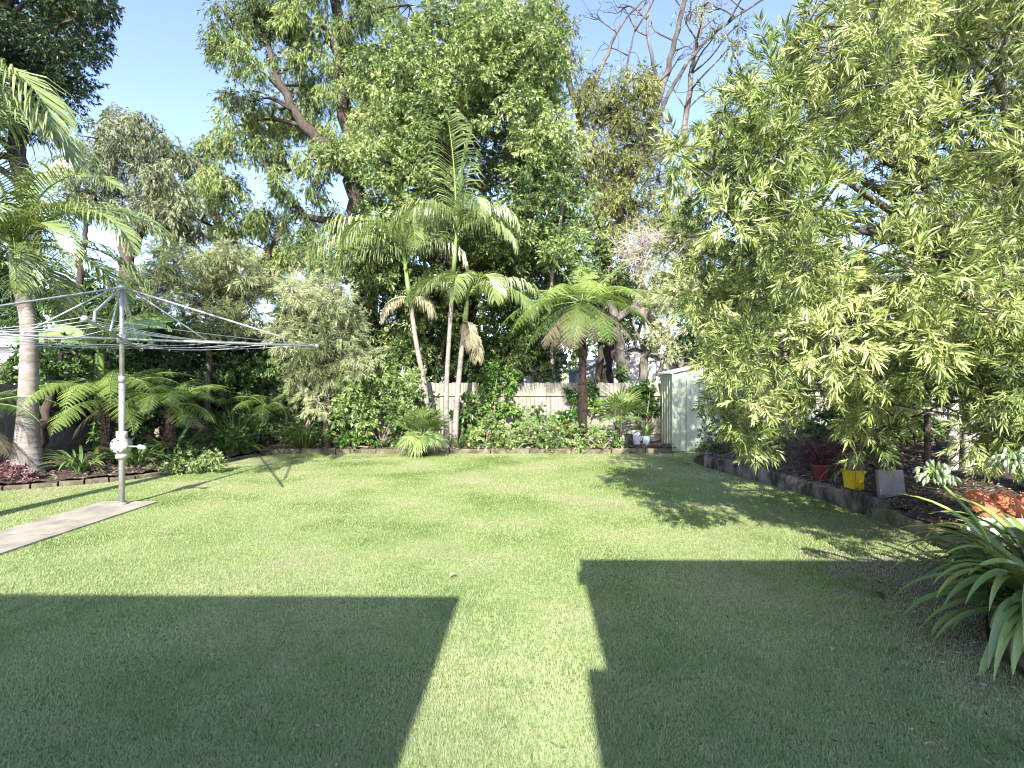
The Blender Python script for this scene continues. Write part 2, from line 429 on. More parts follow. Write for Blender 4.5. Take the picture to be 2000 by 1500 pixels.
def poly_sheet(name, poly, z, mat):
    import bmesh
    bm = bmesh.new()
    vs = [bm.verts.new((x, y, z)) for x, y in poly]
    f = bm.faces.new(vs)
    bmesh.ops.triangulate(bm, faces=[f])
    bmesh.ops.recalc_face_normals(bm, faces=bm.faces)
    if sum(f.normal.z for f in bm.faces) < 0:
        bmesh.ops.reverse_faces(bm, faces=bm.faces)
    me = bpy.data.meshes.new(name); bm.to_mesh(me); bm.free()
    me.materials.append(mat)
    o = bpy.data.objects.new(name, me); COL.objects.link(o)
    return o


tag(poly_sheet('lawn', lawn_poly, 0.004, M['turf']), kind='structure')


def bed_height(x, y):
    return 0.0


def bed_grid(name, inside, x0, x1, y0, y1, step, hfun):
    xs = np.arange(x0, x1 + 1e-6, step); ys = np.arange(y0, y1 + 1e-6, step)
    X, Y = np.meshgrid(xs, ys)
    Z = hfun(X, Y) + rng.normal(0, 0.012, X.shape)
    keep = inside(X, Y)
    idx = np.arange(X.size).reshape(X.shape)
    q = np.stack([idx[:-1, :-1], idx[:-1, 1:], idx[1:, 1:], idx[1:, :-1]], -1)
    kq = keep[:-1, :-1] & keep[:-1, 1:] & keep[1:, 1:] & keep[1:, :-1]
    mb = MB(); mb.add(np.c_[X.ravel(), Y.ravel(), Z.ravel()], q[kq])
    return tag(mb.build(name, M['soil'], smooth=True), kind='structure')


def not_lawn(X, Y):
    return ~inpoly(X, Y, lawn_poly)


def h_back(X, Y):
    return 0.10 + 0.02 * np.clip(Y - BACK_Y, 0, 2)


def h_right(X, Y):
    wx = np.interp(Y, WALL[::-1, 1], WALL[::-1, 0])
    return 0.19 + 0.14 * np.clip(X - wx, 0, 4) * np.clip((Y - 3) / 3, 0.1, 1)


bed_grid('back_garden_bed', lambda X, Y: not_lawn(X, Y) & (X < 4.0), -13, 4.0, 7, 16, 0.12, h_back)
bed_grid('right_garden_bed', lambda X, Y: not_lawn(X, Y) & (X > 2.0), 2.6, 14, 1.2, 12.0, 0.12, h_right)

mb = MB()
for k in range(4):
    box(mb, (-5.14 + 0.006 * (k % 2), 6.9 - 0.75 - 1.51 * k, -0.003 + 0.003 * (k % 2)), (0.74, 1.495, 0.05), rz=0.004 * (k % 2))
pth = mb.build('path', M['concrete'], origin=(-5.14, 3.9, 0)); tag(pth, kind='structure')


def vnoise(x, y, cell, seed):
    g = np.random.default_rng(seed).random((128, 128))
    u = x / cell + 500; v = y / cell + 500
    i = np.floor(u).astype(int); j = np.floor(v).astype(int)
    fu = u - i; fv = v - j
    fu = fu * fu * (3 - 2 * fu); fv = fv * fv * (3 - 2 * fv)
    a = g[i % 128, j % 128]; b = g[(i + 1) % 128, j % 128]; c = g[i % 128, (j + 1) % 128]; d = g[(i + 1) % 128, (j + 1) % 128]
    return ((a * (1 - fu) + b * fu) * (1 - fv) + (c * (1 - fu) + d * fu) * fv) * 2 - 1


# ------------------------------------------------------------------ grass (uncountable)
def grass():
    mb = MB()
    def put(n, d0, d1):
        u = rng.random(n)
        y = 1.0 / (1 / d0 + u * (1 / d1 - 1 / d0))      # denser near, where blades show larger
        x = rng.uniform(-1.25, 1.25, n) * y
        k = inpoly(x, y, lawn_poly) & ~((np.abs(x + 5.14) < 0.35 + 0.02 * np.sin(y * 5.1) + rng.normal(0, 0.03, n)) & (y < 6.85 + rng.normal(0, 0.03, n)))
        x = x[k]; y = y[k]; n = len(x)
        # patches of drier and thinner turf
        pat = 0.5 * vnoise(x, y, 1.3, 1) + 0.35 * vnoise(x, y, 0.45, 2) + 0.3 * vnoise(x, y, 0.16, 3) + 0.25 * vnoise(x, y, 0.06, 4)
        tuft = np.clip(vnoise(x, y, 0.11, 5) * 1.6 - 0.5, 0, 1) * (vnoise(x, y, 0.7, 6) > 0.1)
        bare = np.clip((x - (1.15 + 0.33 * y)) / 0.9 + 0.25 * pat, 0, 1) * np.clip((5.1 - y) / 0.8, 0, 1)
        keep = rng.random(n) > np.maximum(bare * 0.86, np.clip(pat * 0.8 - 0.25, 0, 0.4))
        x, y, pat, bare, tuft = x[keep], y[keep], pat[keep], bare[keep], tuft[keep]; n = len(x)
        far = np.clip((y - 5) / 6, 0, 1)
        az = rng.random(n) * 2 * np.pi
        w = 0.0017 + 0.00046 * y
        h = 0.016 * rng.uniform(0.5, 1.3, n) * (1 - 0.2 * pat + 0.9 * tuft)
        lean = rng.uniform(0.3, 1.5, n)
        dx = np.cos(az); dy = np.sin(az)
        b = np.c_[x, y, np.full(n, 0.003)]
        tip = b + np.c_[dx * h * lean, dy * h * lean, h]
        mid = b + np.c_[dx * h * lean * 0.3, dy * h * lean * 0.3, h * 0.6]
        s = np.c_[-dy, dx, np.zeros(n)] * (w * rng.uniform(0.7, 1.3, n) / 2)[:, None]
        v = np.stack([b - s, b + s, mid + s * 0.9, tip, mid - s * 0.9], 1).reshape(-1, 3)
        i = np.arange(n)[:, None] * 5
        t = np.clip(0.37 + 0.26 * pat + 0.10 * far + 0.3 * bare - 0.12 * tuft + rng.normal(0, 0.10, n), 0, 1)
        mb.add(v, np.concatenate([i, i + 1, i + 2, i + 4], 1), np.concatenate([i + 4, i + 2, i + 3], 1), tint=np.repeat(t, 5))
    put(760000, 1.7, 12.1)
    o = mb.build('grass', M['grass'])
    tag(o, 'short mown grass covering the whole lawn', 'grass', kind='stuff')


grass()


def litter():
    mb = MB()
    n = 26000
    x = rng.uniform(2.7, 9, n); y = rng.uniform(1.6, 12, n)
    k = not_lawn(x, y) & (x > 3.0 + 0 * y)
    x, y = x[k], y[k]
    p = np.c_[x, y, h_right(x, y) + 0.012 + rng.random(len(x)) * 0.02]
    a = np.c_[rng.normal(0, 1, (len(x), 2)), rng.normal(0, 0.25, len(x))]
    leaves(mb, p, a, rng.uniform(0.03, 0.085, len(x)), 0.016, np.clip(rng.normal(0.5, 0.25, len(x)), 0, 1), fold=0.3)
    x = rng.uniform(-10, 3.8, 14000); y = rng.uniform(7.4, 13.2, 14000)
    k = not_lawn(x, y); x, y = x[k], y[k]
    p = np.c_[x, y, h_back(x, y) + 0.012 + rng.random(len(x)) * 0.02]
    a = np.c_[rng.normal(0, 1, (len(x), 2)), rng.normal(0, 0.25, len(x))]
    leaves(mb, p, a, rng.uniform(0.04, 0.1, len(x)), 0.02, np.clip(rng.normal(0.45, 0.25, len(x)), 0, 1), fold=0.3)
    # strays on the dirt and lawn edge at the right
    n = 1100
    i = rng.integers(0, len(WALL), n)
    p = np.c_[WALL[i] - np.c_[np.abs(rng.normal(0, 0.5, n)) + 0.1, rng.normal(0, 0.3, n)], np.full(n, 0.022)]
    leaves(mb, p, np.c_[rng.normal(0, 1, (n, 2)), rng.normal(0, 0.2, n)], rng.uniform(0.02, 0.05, n), 0.011, rng.random(n), fold=0.3)
    n = 420
    y = 1.0 / rng.uniform(1 / 11.5, 1 / 1.9, n); x = rng.uniform(-1.1, 1.0, n) * y
    k = inpoly(x, y, lawn_poly); x, y = x[k], y[k]; n = len(x)
    leaves(mb, np.c_[x, y, np.full(n, 0.02)], np.c_[rng.normal(0, 1, (n, 2)), rng.normal(0, 0.2, n)], rng.uniform(0.012, 0.035, n), 0.009, rng.random(n), fold=0.3)
    tag(mb.build('leaf_litter', M['litter']), 'dry brown fallen leaves scattered over the garden beds', 'leaf litter', kind='stuff')


litter()


# ------------------------------------------------------------------ edgings and retaining wall
def edging(name, label, cat, path, z0, z1, w, mat, seg, gap=0.012, off=0.0, group=None, part='block'):
    path = np.array(path, float)
    L = np.r_[0, np.cumsum(np.linalg.norm(np.diff(path, axis=0), axis=1))]
    t = thing(name, label, cat, (path[0][0], path[0][1], 0), group)
    s = 0.0
    while s < L[-1] - seg * 0.3:
        ln = seg * random.uniform(0.85, 1.15)
        e = min(s + ln, L[-1])
        a = np.array([np.interp(s + gap, L, path[:, i]) for i in (0, 1)]); b = np.array([np.interp(e - gap, L, path[:, i]) for i in (0, 1)])
        d = b - a; c = (a + b) / 2; rz = math.atan2(d[1], d[0])
        mb = MB(); h = (z1 - z0) * random.uniform(0.9, 1.08)
        # block with chipped, softened top edges
        ll = np.linalg.norm(d); k = 7
        xs = np.linspace(-ll / 2, ll / 2, k)
        prof = [(-w / 2, 0), (-w / 2, h * 0.82), (-w / 2 + 0.025, h), (w / 2 - 0.025, h), (w / 2, h * 0.82), (w / 2, 0)]
        v = np.array([[x, py + random.gauss(0, 0.003), pz * (1 + random.gauss(0, 0.012)) if pz else 0] for x in xs for py, pz in prof])
        cr, sr = math.cos(rz), math.sin(rz)
        v = np.c_[v[:, 0] * cr - v[:, 1] * sr + c[0], v[:, 0] * sr + v[:, 1] * cr + c[1], v[:, 2] + z0]
        m = len(prof)
        q = [[i * m + j, i * m + (j + 1) % m, (i + 1) * m + (j + 1) % m, (i + 1) * m + j] for i in range(k - 1) for j in range(m)]
        for e0 in (0, (k - 1) * m):
            q += [[e0, e0 + 1, e0 + 4, e0 + 5], [e0 + 1, e0 + 2, e0 + 3, e0 + 4]]
        mb.add(v, q)
        mb.build(part, mat, t)
        s = e
    return t


edging('garden_edging', 'low cream stone edging along the back flower bed', 'edging', [(-5.72, BACK_Y - 0.12), (-5.3, BACK_Y + 0.04), (-2, BACK_Y + 0.09), (1, BACK_Y + 0.06), (3.7, BACK_Y + 0.1)], -0.03, 0.11, 0.13, M['stone'], 0.9, part='edging_stone')
edging('garden_edging', 'low scalloped edging bordering the shady left bed below the tall palm', 'edging', LEFT + np.array([-0.03, 0.08]), -0.03, 0.07, 0.10, M['stone'], 0.34, part='edging_stone')
iw = np.argmin(np.abs(WALL[:, 1] - 6.3))
edging('retaining_wall', 'black stained concrete retaining wall running past the pots', 'wall', WALL[:iw + 2] + np.array([0.09, 0]), -0.05, 0.24, 0.16, M['wallconc'], 1.7, gap=0.003, part='wall_block')
iw2 = np.argmin(np.abs(WALL[:, 1] - 4.2))
edging('garden_edging', 'mossy timber sleeper edging between the concrete wall and the agapanthus', 'edging', WALL[iw:iw2 + 1] + np.array([0.10, 0]), -0.05, 0.16, 0.18, M['sleeper'], 1.15, gap=0.004, part='sleeper')
edging('garden_edging', 'pale block edging under the front agapanthus clump', 'edging', WALL[iw2:] + np.array([0.13, 0.02]), -0.05, 0.20, 0.14, M['stone'], 0.4, part='edging_block')


# ------------------------------------------------------------------ fences
def fence(label, a, b, h, mat, railmat, face, bays, z0=0.0, pal=0.105, top_rail=1.33):
    a = np.array(a, float); b = np.array(b, float)
    d = b - a; L = np.linalg.norm(d); u = d / L; rz = math.atan2(u[1], u[0]); nv = np.array(face, float)
    t = thing('paling_fence', label, 'fence', (*a, z0), 'boundary fences')
    for k in range(bays):
        s0, s1 = L * k / bays, L * (k + 1) / bays
        mb = MB(); s = s0 + 0.01
        while s < s1 - 0.02:
            w = min(pal, s1 - s - 0.005)
            c = a + u * (s + w / 2)
            hh = h + random.gauss(0, 0.008)
            box(mb, (c[0], c[1], z0 + hh / 2), (w - 0.006, 0.016, hh), rz + random.gauss(0, 0.012), tint=random.random())
            s += pal
        mb.build('paling_panel', mat, t)
        for rzz in (0.35, top_rail):
            mb = MB(); c = a + u * (s0 + s1) / 2 + nv * 0.031
            box(mb, (c[0], c[1], z0 + rzz), (s1 - s0 - 0.012, 0.04, 0.075), rz); mb.build('rail', railmat, t)
    for k in range(bays + 1):
        mb = MB(); c = a + u * min(max(L * k / bays, 0.05), L - 0.05) - nv * 0.062
        box(mb, (c[0], c[1], z0 + h * 0.47), (0.1, 0.1, h * 0.94), rz); mb.build('post', railmat, t)
    return t


fence('cream paling fence along the back behind the palms and shed', (-9.4, 13.3), (9.5, 13.3), 1.63, M['fence'], M['fencerail'], (0, -1), 8)
fence('grey weathered paling fence at the far left behind the tall palm', (-9.45, 4.5), (-9.45, 13.25), 1.6, M['greyfence'], M['greyfence'], (1, 0), 4)


# ------------------------------------------------------------------ buildings
def gable_house(name, label, x0, x1, y0, y1, eave, ridge, wall_mat, roof_mat, axis='y', windows=(), board=0.18, cat='house', over=0.25):
    t = thing(name, label, cat, ((x0 + x1) / 2, (y0 + y1) / 2, 0))
    mb = MB()
    n = max(2, int(eave / board))
    for i in range(n):                                            # lapped weatherboards
        z0, z1 = eave * i / n, eave * (i + 1) / n
        lo, hi = 0.018, 0.0
        c = [(x0, y0), (x1, y0), (x1, y1), (x0, y1)]
        o = [(-1, -1), (1, -1), (1, 1), (-1, 1)]
        v = [[cx + ox * lo, cy + oy * lo, z0] for (cx, cy), (ox, oy) in zip(c, o)] + [[cx, cy, z1] for cx, cy in c]
        mb.add(v, [[0, 1, 5, 4], [1, 2, 6, 5], [2, 3, 7, 6], [3, 0, 4, 7], [0, 3, 2, 1]])
    if axis == 'y':
        xm = (x0 + x1) / 2
        mb.add([[x0, y0, eave], [x1, y0, eave], [xm, y0, ridge - 0.02], [x0, y1, eave], [x1, y1, eave], [xm, y1, ridge - 0.02]], None, [[0, 1, 2], [4, 3, 5]])
    else:
        ym = (y0 + y1) / 2
        mb.add([[x0, y0, eave], [x0, y1, eave], [x0, ym, ridge - 0.02], [x1, y0, eave], [x1, y1, eave], [x1, ym, ridge - 0.02]], None, [[1, 0, 2], [3, 4, 5]])
    mb.build('wall', wall_mat, t)
    mb = MB(); th = 0.09
    if axis == 'y':
        sl = (ridge - eave) / (xm - x0)
        pr = [(x0 - over, eave - over * sl + 0.01), (xm, ridge + 0.01), (x1 + over, eave - over * sl + 0.01)]
        v = [[px, yy, pz + dz] for yy in (y0 - over, y1 + over) for dz in (0, th) for px, pz in pr]
    else:
        sl = (ridge - eave) / (ym - y0)
        pr = [(y0 - over, eave - over * sl + 0.01), (ym, ridge + 0.01), (y1 + over, eave - over * sl + 0.01)]
        v = [[xx, py, pz + dz] for xx in (x0 - over, x1 + over) for dz in (0, th) for py, pz in pr]
    q = [[0, 1, 4, 3], [1, 2, 5, 4], [6, 9, 10, 7], [7, 10, 11, 8], [3, 4, 10, 9], [4, 5, 11, 10], [0, 6, 7, 1], [1, 7, 8, 2], [0, 3, 9, 6], [2, 8, 11, 5]]
    mb.add(v, q)
    mb.build('roof', roof_mat, t)
    for (cx, cz, w, h) in windows:                                 # on the face towards the lawn
        mb = MB()
        for sx in (-1, 1):
            box(mb, (cx + sx * (w / 2 + 0.03), y0 - 0.03, cz), (0.06, 0.07, h + 0.12))
        for sz in (-1, 1):
            box(mb, (cx, y0 - 0.03, cz + sz * (h / 2 + 0.03)), (w, 0.07, 0.06))
        box(mb, (cx, y0 - 0.03, cz), (0.04, 0.06, h))
        f = mb.build('window', M['white'], t)
        mb = MB(); box(mb, (cx, y0 - 0.022, cz), (w, 0.03, h)); mb.build('pane', M['glass'], f)
    return t


gable_house('garage', 'white gabled garage with grey roof showing over the back fence', 2.55, 5.85, 17.6, 23, 2.15, 2.85, M['white'], M['roofgrey'], 'y', cat='garage', over=0.2)
gable_house('house', 'brown roofed house behind the back fence and tree fern', -2.5, 2.0, 21, 28, 2.45, 3.7, M['white'], M['roofbrown'], 'x', cat='house')
gable_house('house', 'white house beyond the left fence behind the tall palm', -19, -12.6, 13.5, 20, 2.6, 3.3, M['white'], M['roofgrey'], 'x', ((-13.6, 1.7, 0.8, 0.8),), cat='house')
gable_house('house', 'pale blue grey house glimpsed through the bottlebrush on the right', 8.2, 16, 14.6, 21, 2.7, 4.0, M['bluewall'], M['roofgrey'], 'x', ((9.6, 1.75, 1.2, 1.0), (12.6, 1.75, 1.2, 1.0)), cat='house')


def shade_caster(label, poly, h, posts):  # added behind the camera in place of the house; open below for sky fill
    """unseen open roof standing in for the house; added and outlined to shape the shade"""
    c = np.mean(poly, axis=0)
    t = thing('shade_roof', label, 'stand-in roof', (c[0], c[1], 0), 'unseen stand-in roofs added to shade the near lawn')
    n = len(poly)
    import bmesh
    bm = bmesh.new()
    lo = [bm.verts.new((x - c[0], y - c[1], h - 0.16)) for x, y in poly]
    f = bm.faces.new(lo)
    r = bmesh.ops.extrude_face_region(bm, geom=[f])
    bmesh.ops.translate(bm, verts=[v for v in r['geom'] if isinstance(v, bmesh.types.BMVert)], vec=(0, 0, 0.16))
    bmesh.ops.recalc_face_normals(bm, faces=bm.faces)
    me = bpy.data.meshes.new('roof'); bm.to_mesh(me); bm.free(); me.materials.append(M['white'])
    o = bpy.data.objects.new('roof', me); COL.objects.link(o); o.parent = t
    for px, py in posts:
        mb = MB(); box(mb, (px, py, (h - 0.17) / 2), (0.1, 0.1, h - 0.17)); mb.build('post', M['white'], t)


shade_caster('unseen white roof added in place of the house to cast the left shade', [(-11, -0.47), (-0.77, -0.60), (-0.86, -2.35), (-1.0, -5.5), (-11, -5.5)], 2.9, ((-10, -0.9), (-5.5, -0.85), (-1.5, -5.2), (-6, -5.2)))
shade_caster('higher unseen white roof added in place of the house to cast the right shade', [(0.166, -0.45), (9, -0.52), (9, -5.5), (-0.25, -5.5), (-0.10, -3.4), (-0.03, -2.23), (0.09, -2.23), (0.15, -0.8), (0.10, -0.8), (0.12, -0.72), (0.155, -0.72)][::-1], 3.33, ((4.5, -0.7), (8.5, -0.7), (1.4, -5.2), (5, -5.2)))


def shed():
    x0, x1, y0, y1 = 3.83, 5.55, 12.2, 13.2
    eave, ridge = 1.86, 2.06
    xm = (x0 + x1) / 2
    t = thing('garden_shed', 'pale green steel garden shed beside the back fence', 'shed', (xm, y0, 0))
    def ribbed(a, b, z0, z1fun, flip):
        """a wall of ribbed sheet from a to b"""
        a = np.array(a); b = np.array(b); d = b - a; L = np.linalg.norm(d); u = d / L; nv = np.array([u[1], -u[0]])
        prof = []
        k = max(2, int(round(L / 0.19)))
        for i in range(k):
            s = L * i / k; w = L / k
            prof += [(s, 0), (s + w * 0.84, 0), (s + w * 0.88, 0.014), (s + w * 0.96, 0.014)]
        prof.append((L, 0))
        mb = MB()
        pts = [a + u * s + nv * o for s, o in prof]
        v = [[*p, z0] for p in pts] + [[*p, z1fun(p)] for p in pts]
        n = len(pts)
        mb.add(v, [[i, i + 1, n + i + 1, n + i] for i in range(n - 1)])
        return mb
    top = lambda p: eave + (ridge - eave) * (1 - abs(p[0] - xm) / (xm - x0)) - 0.01
    ribbed((x0, y1), (x0, y0), 0.0, lambda p: eave - 0.01, 0).build('side_wall', M['shedgreen'], t)
    ribbed((x1, y0), (x1, y1), 0.0, lambda p: eave - 0.01, 0).build('side_wall', M['shedgreen'], t)
    ribbed((x1, y1), (x0, y1), 0.0, top, 0).build('rear_wall', M['shedgreen'], t)
    ribbed((x0, y0), (x1, y0), 0.0, top, 0).build('front_wall', M['shedgreen'], t)
    mb = MB()
    for dx in (0,):
        box(mb, (x0 + 0.62, y0 - 0.03, 0.9), (0.6, 0.025, 1.72))
        for k in range(3):
            box(mb, (x0 + 0.42 + 0.2 * k, y0 - 0.047, 0.9), (0.022, 0.012, 1.66))
    d = mb.build('door', M['shedgreen'], t)
    mb = MB(); box(mb, (x0 + 0.86, y0 - 0.06, 0.95), (0.025, 0.03, 0.14)); mb.build('handle', M['bolt'], d)
    for cx, cy in ((x0, y0), (x1, y0)):
        mb = MB(); box(mb, (cx, cy - 0.012, 0.92), (0.05, 0.05, 1.84)); mb.build('corner_post', M['shedgreen'], t)
    mb = MB(); o = 0.07; th = 0.035
    sl = (ridge - eave) / (xm - x0)
    pr = [(x0 - o, eave - o * sl), (xm, ridge), (x1 + o, eave - o * sl)]
    v = [[px, yy, pz + dz] for yy in (y0 - o, y1 + 0.03) for dz in (0, th) for px, pz in pr]
    mb.add(v, [[0, 1, 4, 3], [1, 2, 5, 4], [6, 9, 10, 7], [7, 10, 11, 8], [3, 4, 10, 9], [4, 5, 11, 10], [0, 6, 7, 1], [1, 7, 8, 2], [0, 3, 9, 6], [2, 8, 11, 5]])
    mb.build('roof', M['shedroof'], t)


shed()


# ------------------------------------------------------------------ rotary clothes hoist
def hoist():
    bx, by = -5.12, 6.72
    o = np.array([bx, by, 0.0])
    t = thing('clothes_hoist', 'galvanised rotary clothes hoist standing at the end of the concrete path', 'clothes line', o)
    def part(name, f, mat, parent=t, smooth=True):
        mb = MB(); f(mb); return mb.build(name, mat, parent, smooth=smooth)
    zc, zt = 2.19, 2.86
    part('lower_mast', lambda m: (tube(m, [o + [0, 0, 0.02], o + [0, 0, 1.64]], 0.035, 14), tube(m, [o + [0, 0, 1.62], o + [0, 0, 1.70]], 0.041, 14), tube(m, [o + [0, 0, 0.02], o + [0, 0, 0.05]], 0.06, 14)), M['galv'])
    part('upper_mast', lambda m: tube(m, [o + [0, 0, 1.69], o + [0, 0, zt]], [0.027, 0.026], 14), M['galv'])
    g = part('winding_box', lambda m: (tube(m, [o + [0.0, 0, 0.63], o + [0, 0, 0.67], o + [0, 0, 0.70], o + [0, 0, 0.90], o + [0, 0, 0.93], o + [0, 0, 0.98]], [0.072, 0.072, 0.055, 0.058, 0.066, 0.062], 14),
                                       tube(m, [o + [0.0, -0.09, 0.80], o + [0, -0.075, 0.80], o + [0, 0.06, 0.80]], [0.085, 0.1, 0.1], 18),
                                       tube(m, [o + [0.03, -0.055, 0.79], o + [0.115, -0.055, 0.79]], [0.055, 0.045], 12)), M['castal'])
    for dx, dz in ((-0.055, 0.055), (-0.055, -0.055), (0.02, 0.07), (0.02, -0.07), (-0.075, 0)):
        part('bolt', lambda m: tube(m, [o + [dx, -0.105, 0.80 + dz], o + [dx, -0.085, 0.80 + dz]], 0.009, 8), M['bolt'], g)
    part('crank_handle', lambda m: (tube(m, [o + [0.11, -0.055, 0.79], o + [0.27, -0.06, 0.785]], 0.010, 8),), M['galv'])
    part('grip', lambda m: tube(m, [o + [0.25, -0.06, 0.785], o + [0.27, -0.06, 0.785], o + [0.34, -0.06, 0.77], o + [0.355, -0.06, 0.767]], [0.018, 0.03, 0.028, 0.014], 10), M['handle'])
    part('hub', lambda m: (tube(m, [o + [0, 0, zc - 0.05], o + [0, 0, zc + 0.06]], 0.058, 14),), M['galv'])
    part('mast_cap', lambda m: (tube(m, [o + [0, 0, zt - 0.02], o + [0, 0, zt + 0.03], o + [0, 0, zt + 0.045]], [0.055, 0.055, 0.03], 14),), M['galv'])
    La = 2.42
    dirs = []
    for k in range(4):
        a = R(59 + 90 * k)                       # clockwise from +Y
        u = np.array([math.sin(a), math.cos(a), 0.0]); dirs.append(u)
        tip = o + u * La + [0, 0, zc]
        part('arm', lambda m: tube(m, [o + u * 0.05 + [0, 0, zc], tip], 0.017, 8), M['galv'])
        part('arm_cap', lambda m: tube(m, [tip - u * 0.01, tip + u * 0.03], 0.03, 8), M['galv'])
        part('stay', lambda m: tube(m, [o + u * 0.03 + [0, 0, zt], o + u * La * 0.80 + [0, 0, zc + 0.12], o + u * La * 0.815 + [0, 0, zc + 0.02]], 0.014, 8), M['galv'])
        part('brace', lambda m: tube(m, [o + u * 0.16 + [0, 0, zt - 0.06], o + u * La * 0.40 + [0, 0, zc + 0.015]], 0.011, 6), M['galv'])
    for i, fr in enumerate((0.985, 0.86, 0.73, 0.6, 0.47)):
        mb = MB()
        for k in range(4):
            a = o + dirs[k] * La * fr; b = o + dirs[(k + 1) % 4] * La * fr
            s = np.linspace(0, 1, 11)[:, None]
            pts = a + (b - a) * s; sag = (0.03 + 0.02 * ((i * 7 + k * 3) % 4))
            pts[:, 2] = zc + 0.025 - sag * 4 * (s[:, 0] * (1 - s[:, 0]))
            tube(mb, pts, 0.0032, 5)
        mb.build('line_wire', M['wire'], t)


hoist()


# ------------------------------------------------------------------ trees
def foliage(mb, clumps, spec, tint_bias=0.0, mat=0):
    """clumps: (centre, radius). Sub-clumps on an uneven shell, then leafy sprays round each."""
    dens = spec['dens']; out = []
    for c, r in clumps:
        ns = max(3, int(spec.get('nsub', 10) * (0.7 + 0.6 * random.random())))
        dv = sph(ns); dv[:, 2] *= 0.85
        rad = r * rng.uniform(0.35, 1.0, ns) ** 0.7
        sub = c + dv * rad[:, None]
        rs = r * spec.get('subr', 0.36) * rng.uniform(0.6, 1.25, ns)
        tb = np.clip(rng.normal(0.45 + tint_bias, 0.17), 0.05, 0.95)
        for k in range(ns):
            n = max(3, int(dens * (r ** 2) / ns * (rs[k] / (r * 0.36)) ** 1.5))
            q = rng.standard_normal((n, 3)); q = q / np.linalg.norm(q, axis=1, keepdims=True) * (rng.random(n) ** 0.45)[:, None]
            off = q * rs[k] * np.array([1, 1, spec.get('squash', 0.75)])
            p = sub[k] + off
            d = nrm(off) * spec.get('out', 0.7) + np.array([0, 0, -1]) * spec.get('down', 0.5) + rng.standard_normal((n, 3)) * 0.35
            t = np.clip(tb + rng.normal(0, 0.13) + rng.normal(0, 0.10, n), 0, 1)
            sprays(mb, p, d, spec['slen'] * rng.uniform(0.7, 1.2, n), spec['N'], spec['L'], spec['W'], spec['ang'], t, mat=mat, fold=spec.get('fold', 0.25), droop=spec.get('droop', 0.12))
            out.append((c, sub[k], rs[k]))
    return out


def limb(mb, a, b, r0, r1, sag=0.15, n=6, k=7):
    a = np.array(a, float); b = np.array(b, float)
    L = np.linalg.norm(b - a)
    m1 = a + (b - a) * 0.35 + rng.normal(0, 0.07 * L, 3) + [0, 0, sag * L * 0.5]
    m2 = a + (b - a) * 0.7 + rng.normal(0, 0.05 * L, 3) + [0, 0, sag * L * 0.3]
    p = smooth_path([a, m1, m2, b], 3)
    tube(mb, p, [r0, r1], n)
    return p


def tree(name, label, base, trunks, clumps, spec, leafmat, barkmat, cat='tree', group=None, tint=0.0, twigs=0.5, limb_r=0.28, bare=0, tw_r=0.012, crown='crown'):
    """trunks: list of (points, r_base, r_top)"""
    base = np.array(base, float)
    t = thing(name, label, cat, base, group)
    mb = MB(); allp = []; allr = []
    for pts, r0, r1 in trunks:
        p = smooth_path(pts, 6)
        p[1:-1] += rng.normal(0, r0 * 0.25, p[1:-1].shape)
        tube(mb, p, [r0 * 1.25, r0, (r0 + r1) / 2, r1], 9, rough=0.05)
        allp.append(p); allr.append(np.interp(np.linspace(0, 1, len(p)), [0, 1], [r0, r1]))
    allp = np.concatenate(allp); allr = np.concatenate(allr)
    fm = MB()
    subs = foliage(fm, clumps, spec, tint)
    for c, r in clumps:
        dv = allp - c
        dist = np.linalg.norm(dv, axis=1) + np.where(dv[:, 2] > -0.2 * r, 2.5, 0)
        i = int(np.argmin(dist))
        r0 = min(allr[i] * 0.6, limb_r * 0.35 * max(0.4, r))
        limb(mb, allp[i], c, r0, max(0.012, r0 * 0.35))
    for c, s, rs in subs:
        if random.random() < twigs:
            limb(mb, c, s, tw_r * 1.8, tw_r, n=4, k=3)
    for k in range(bare):                                         # leafless twigs off the upper trunk
        i = random.randint(len(allp) // 3, len(allp) - 1)
        d = nrm(np.array([random.gauss(0, 1), random.gauss(0, 0.6), random.uniform(0.2, 1.2)]))
        e = allp[i] + d * random.uniform(0.8, 2.4)
        p = limb(mb, allp[i], e, 0.035, 0.012, n=4)
        for j in range(4):
            q = p[random.randint(3, len(p) - 1)]
            limb(mb, q, q + nrm(d + rng.normal(0, 0.6, 3)) * random.uniform(0.4, 1.0), 0.014, 0.006, n=3)
    mb.build('trunk', barkmat, t, smooth=True)
    fm.build(crown, leafmat, t)
    return t


def fillpoly(poly, n, d0, d1, r0, r1, holes=(), mind=0.0):
    xs = [p[0] for p in poly]; ys = [p[1] for p in poly]
    out = []; tries = 0
    pts = []
    while len(out) < n and tries < n * 60:
        tries += 1
        x = random.uniform(min(xs), max(xs)); y = random.uniform(min(ys), max(ys))
        if not inpoly(np.array([x]), np.array([y]), poly)[0]:
            continue
        if any((x - hx) ** 2 / hr ** 2 + (y - hy) ** 2 / hr2 ** 2 < 1 for hx, hy, hr, hr2 in holes):
            continue
        d = random.uniform(d0, d1)
        c = P(x, y, d); r = random.uniform(r0, r1)
        if mind and any(np.linalg.norm(c - q) < mind for q in pts):
            continue
        pts.append(c); out.append((c, r))
    return out


def pc(lst, d, jit=1.0):
    """clumps given as (px, py, radius px)"""
    out = []
    for x, y, r in lst:
        dd = d + random.uniform(-jit, jit)
        out.append((P(x, y, dd), r / 1000 * dd))
    return out


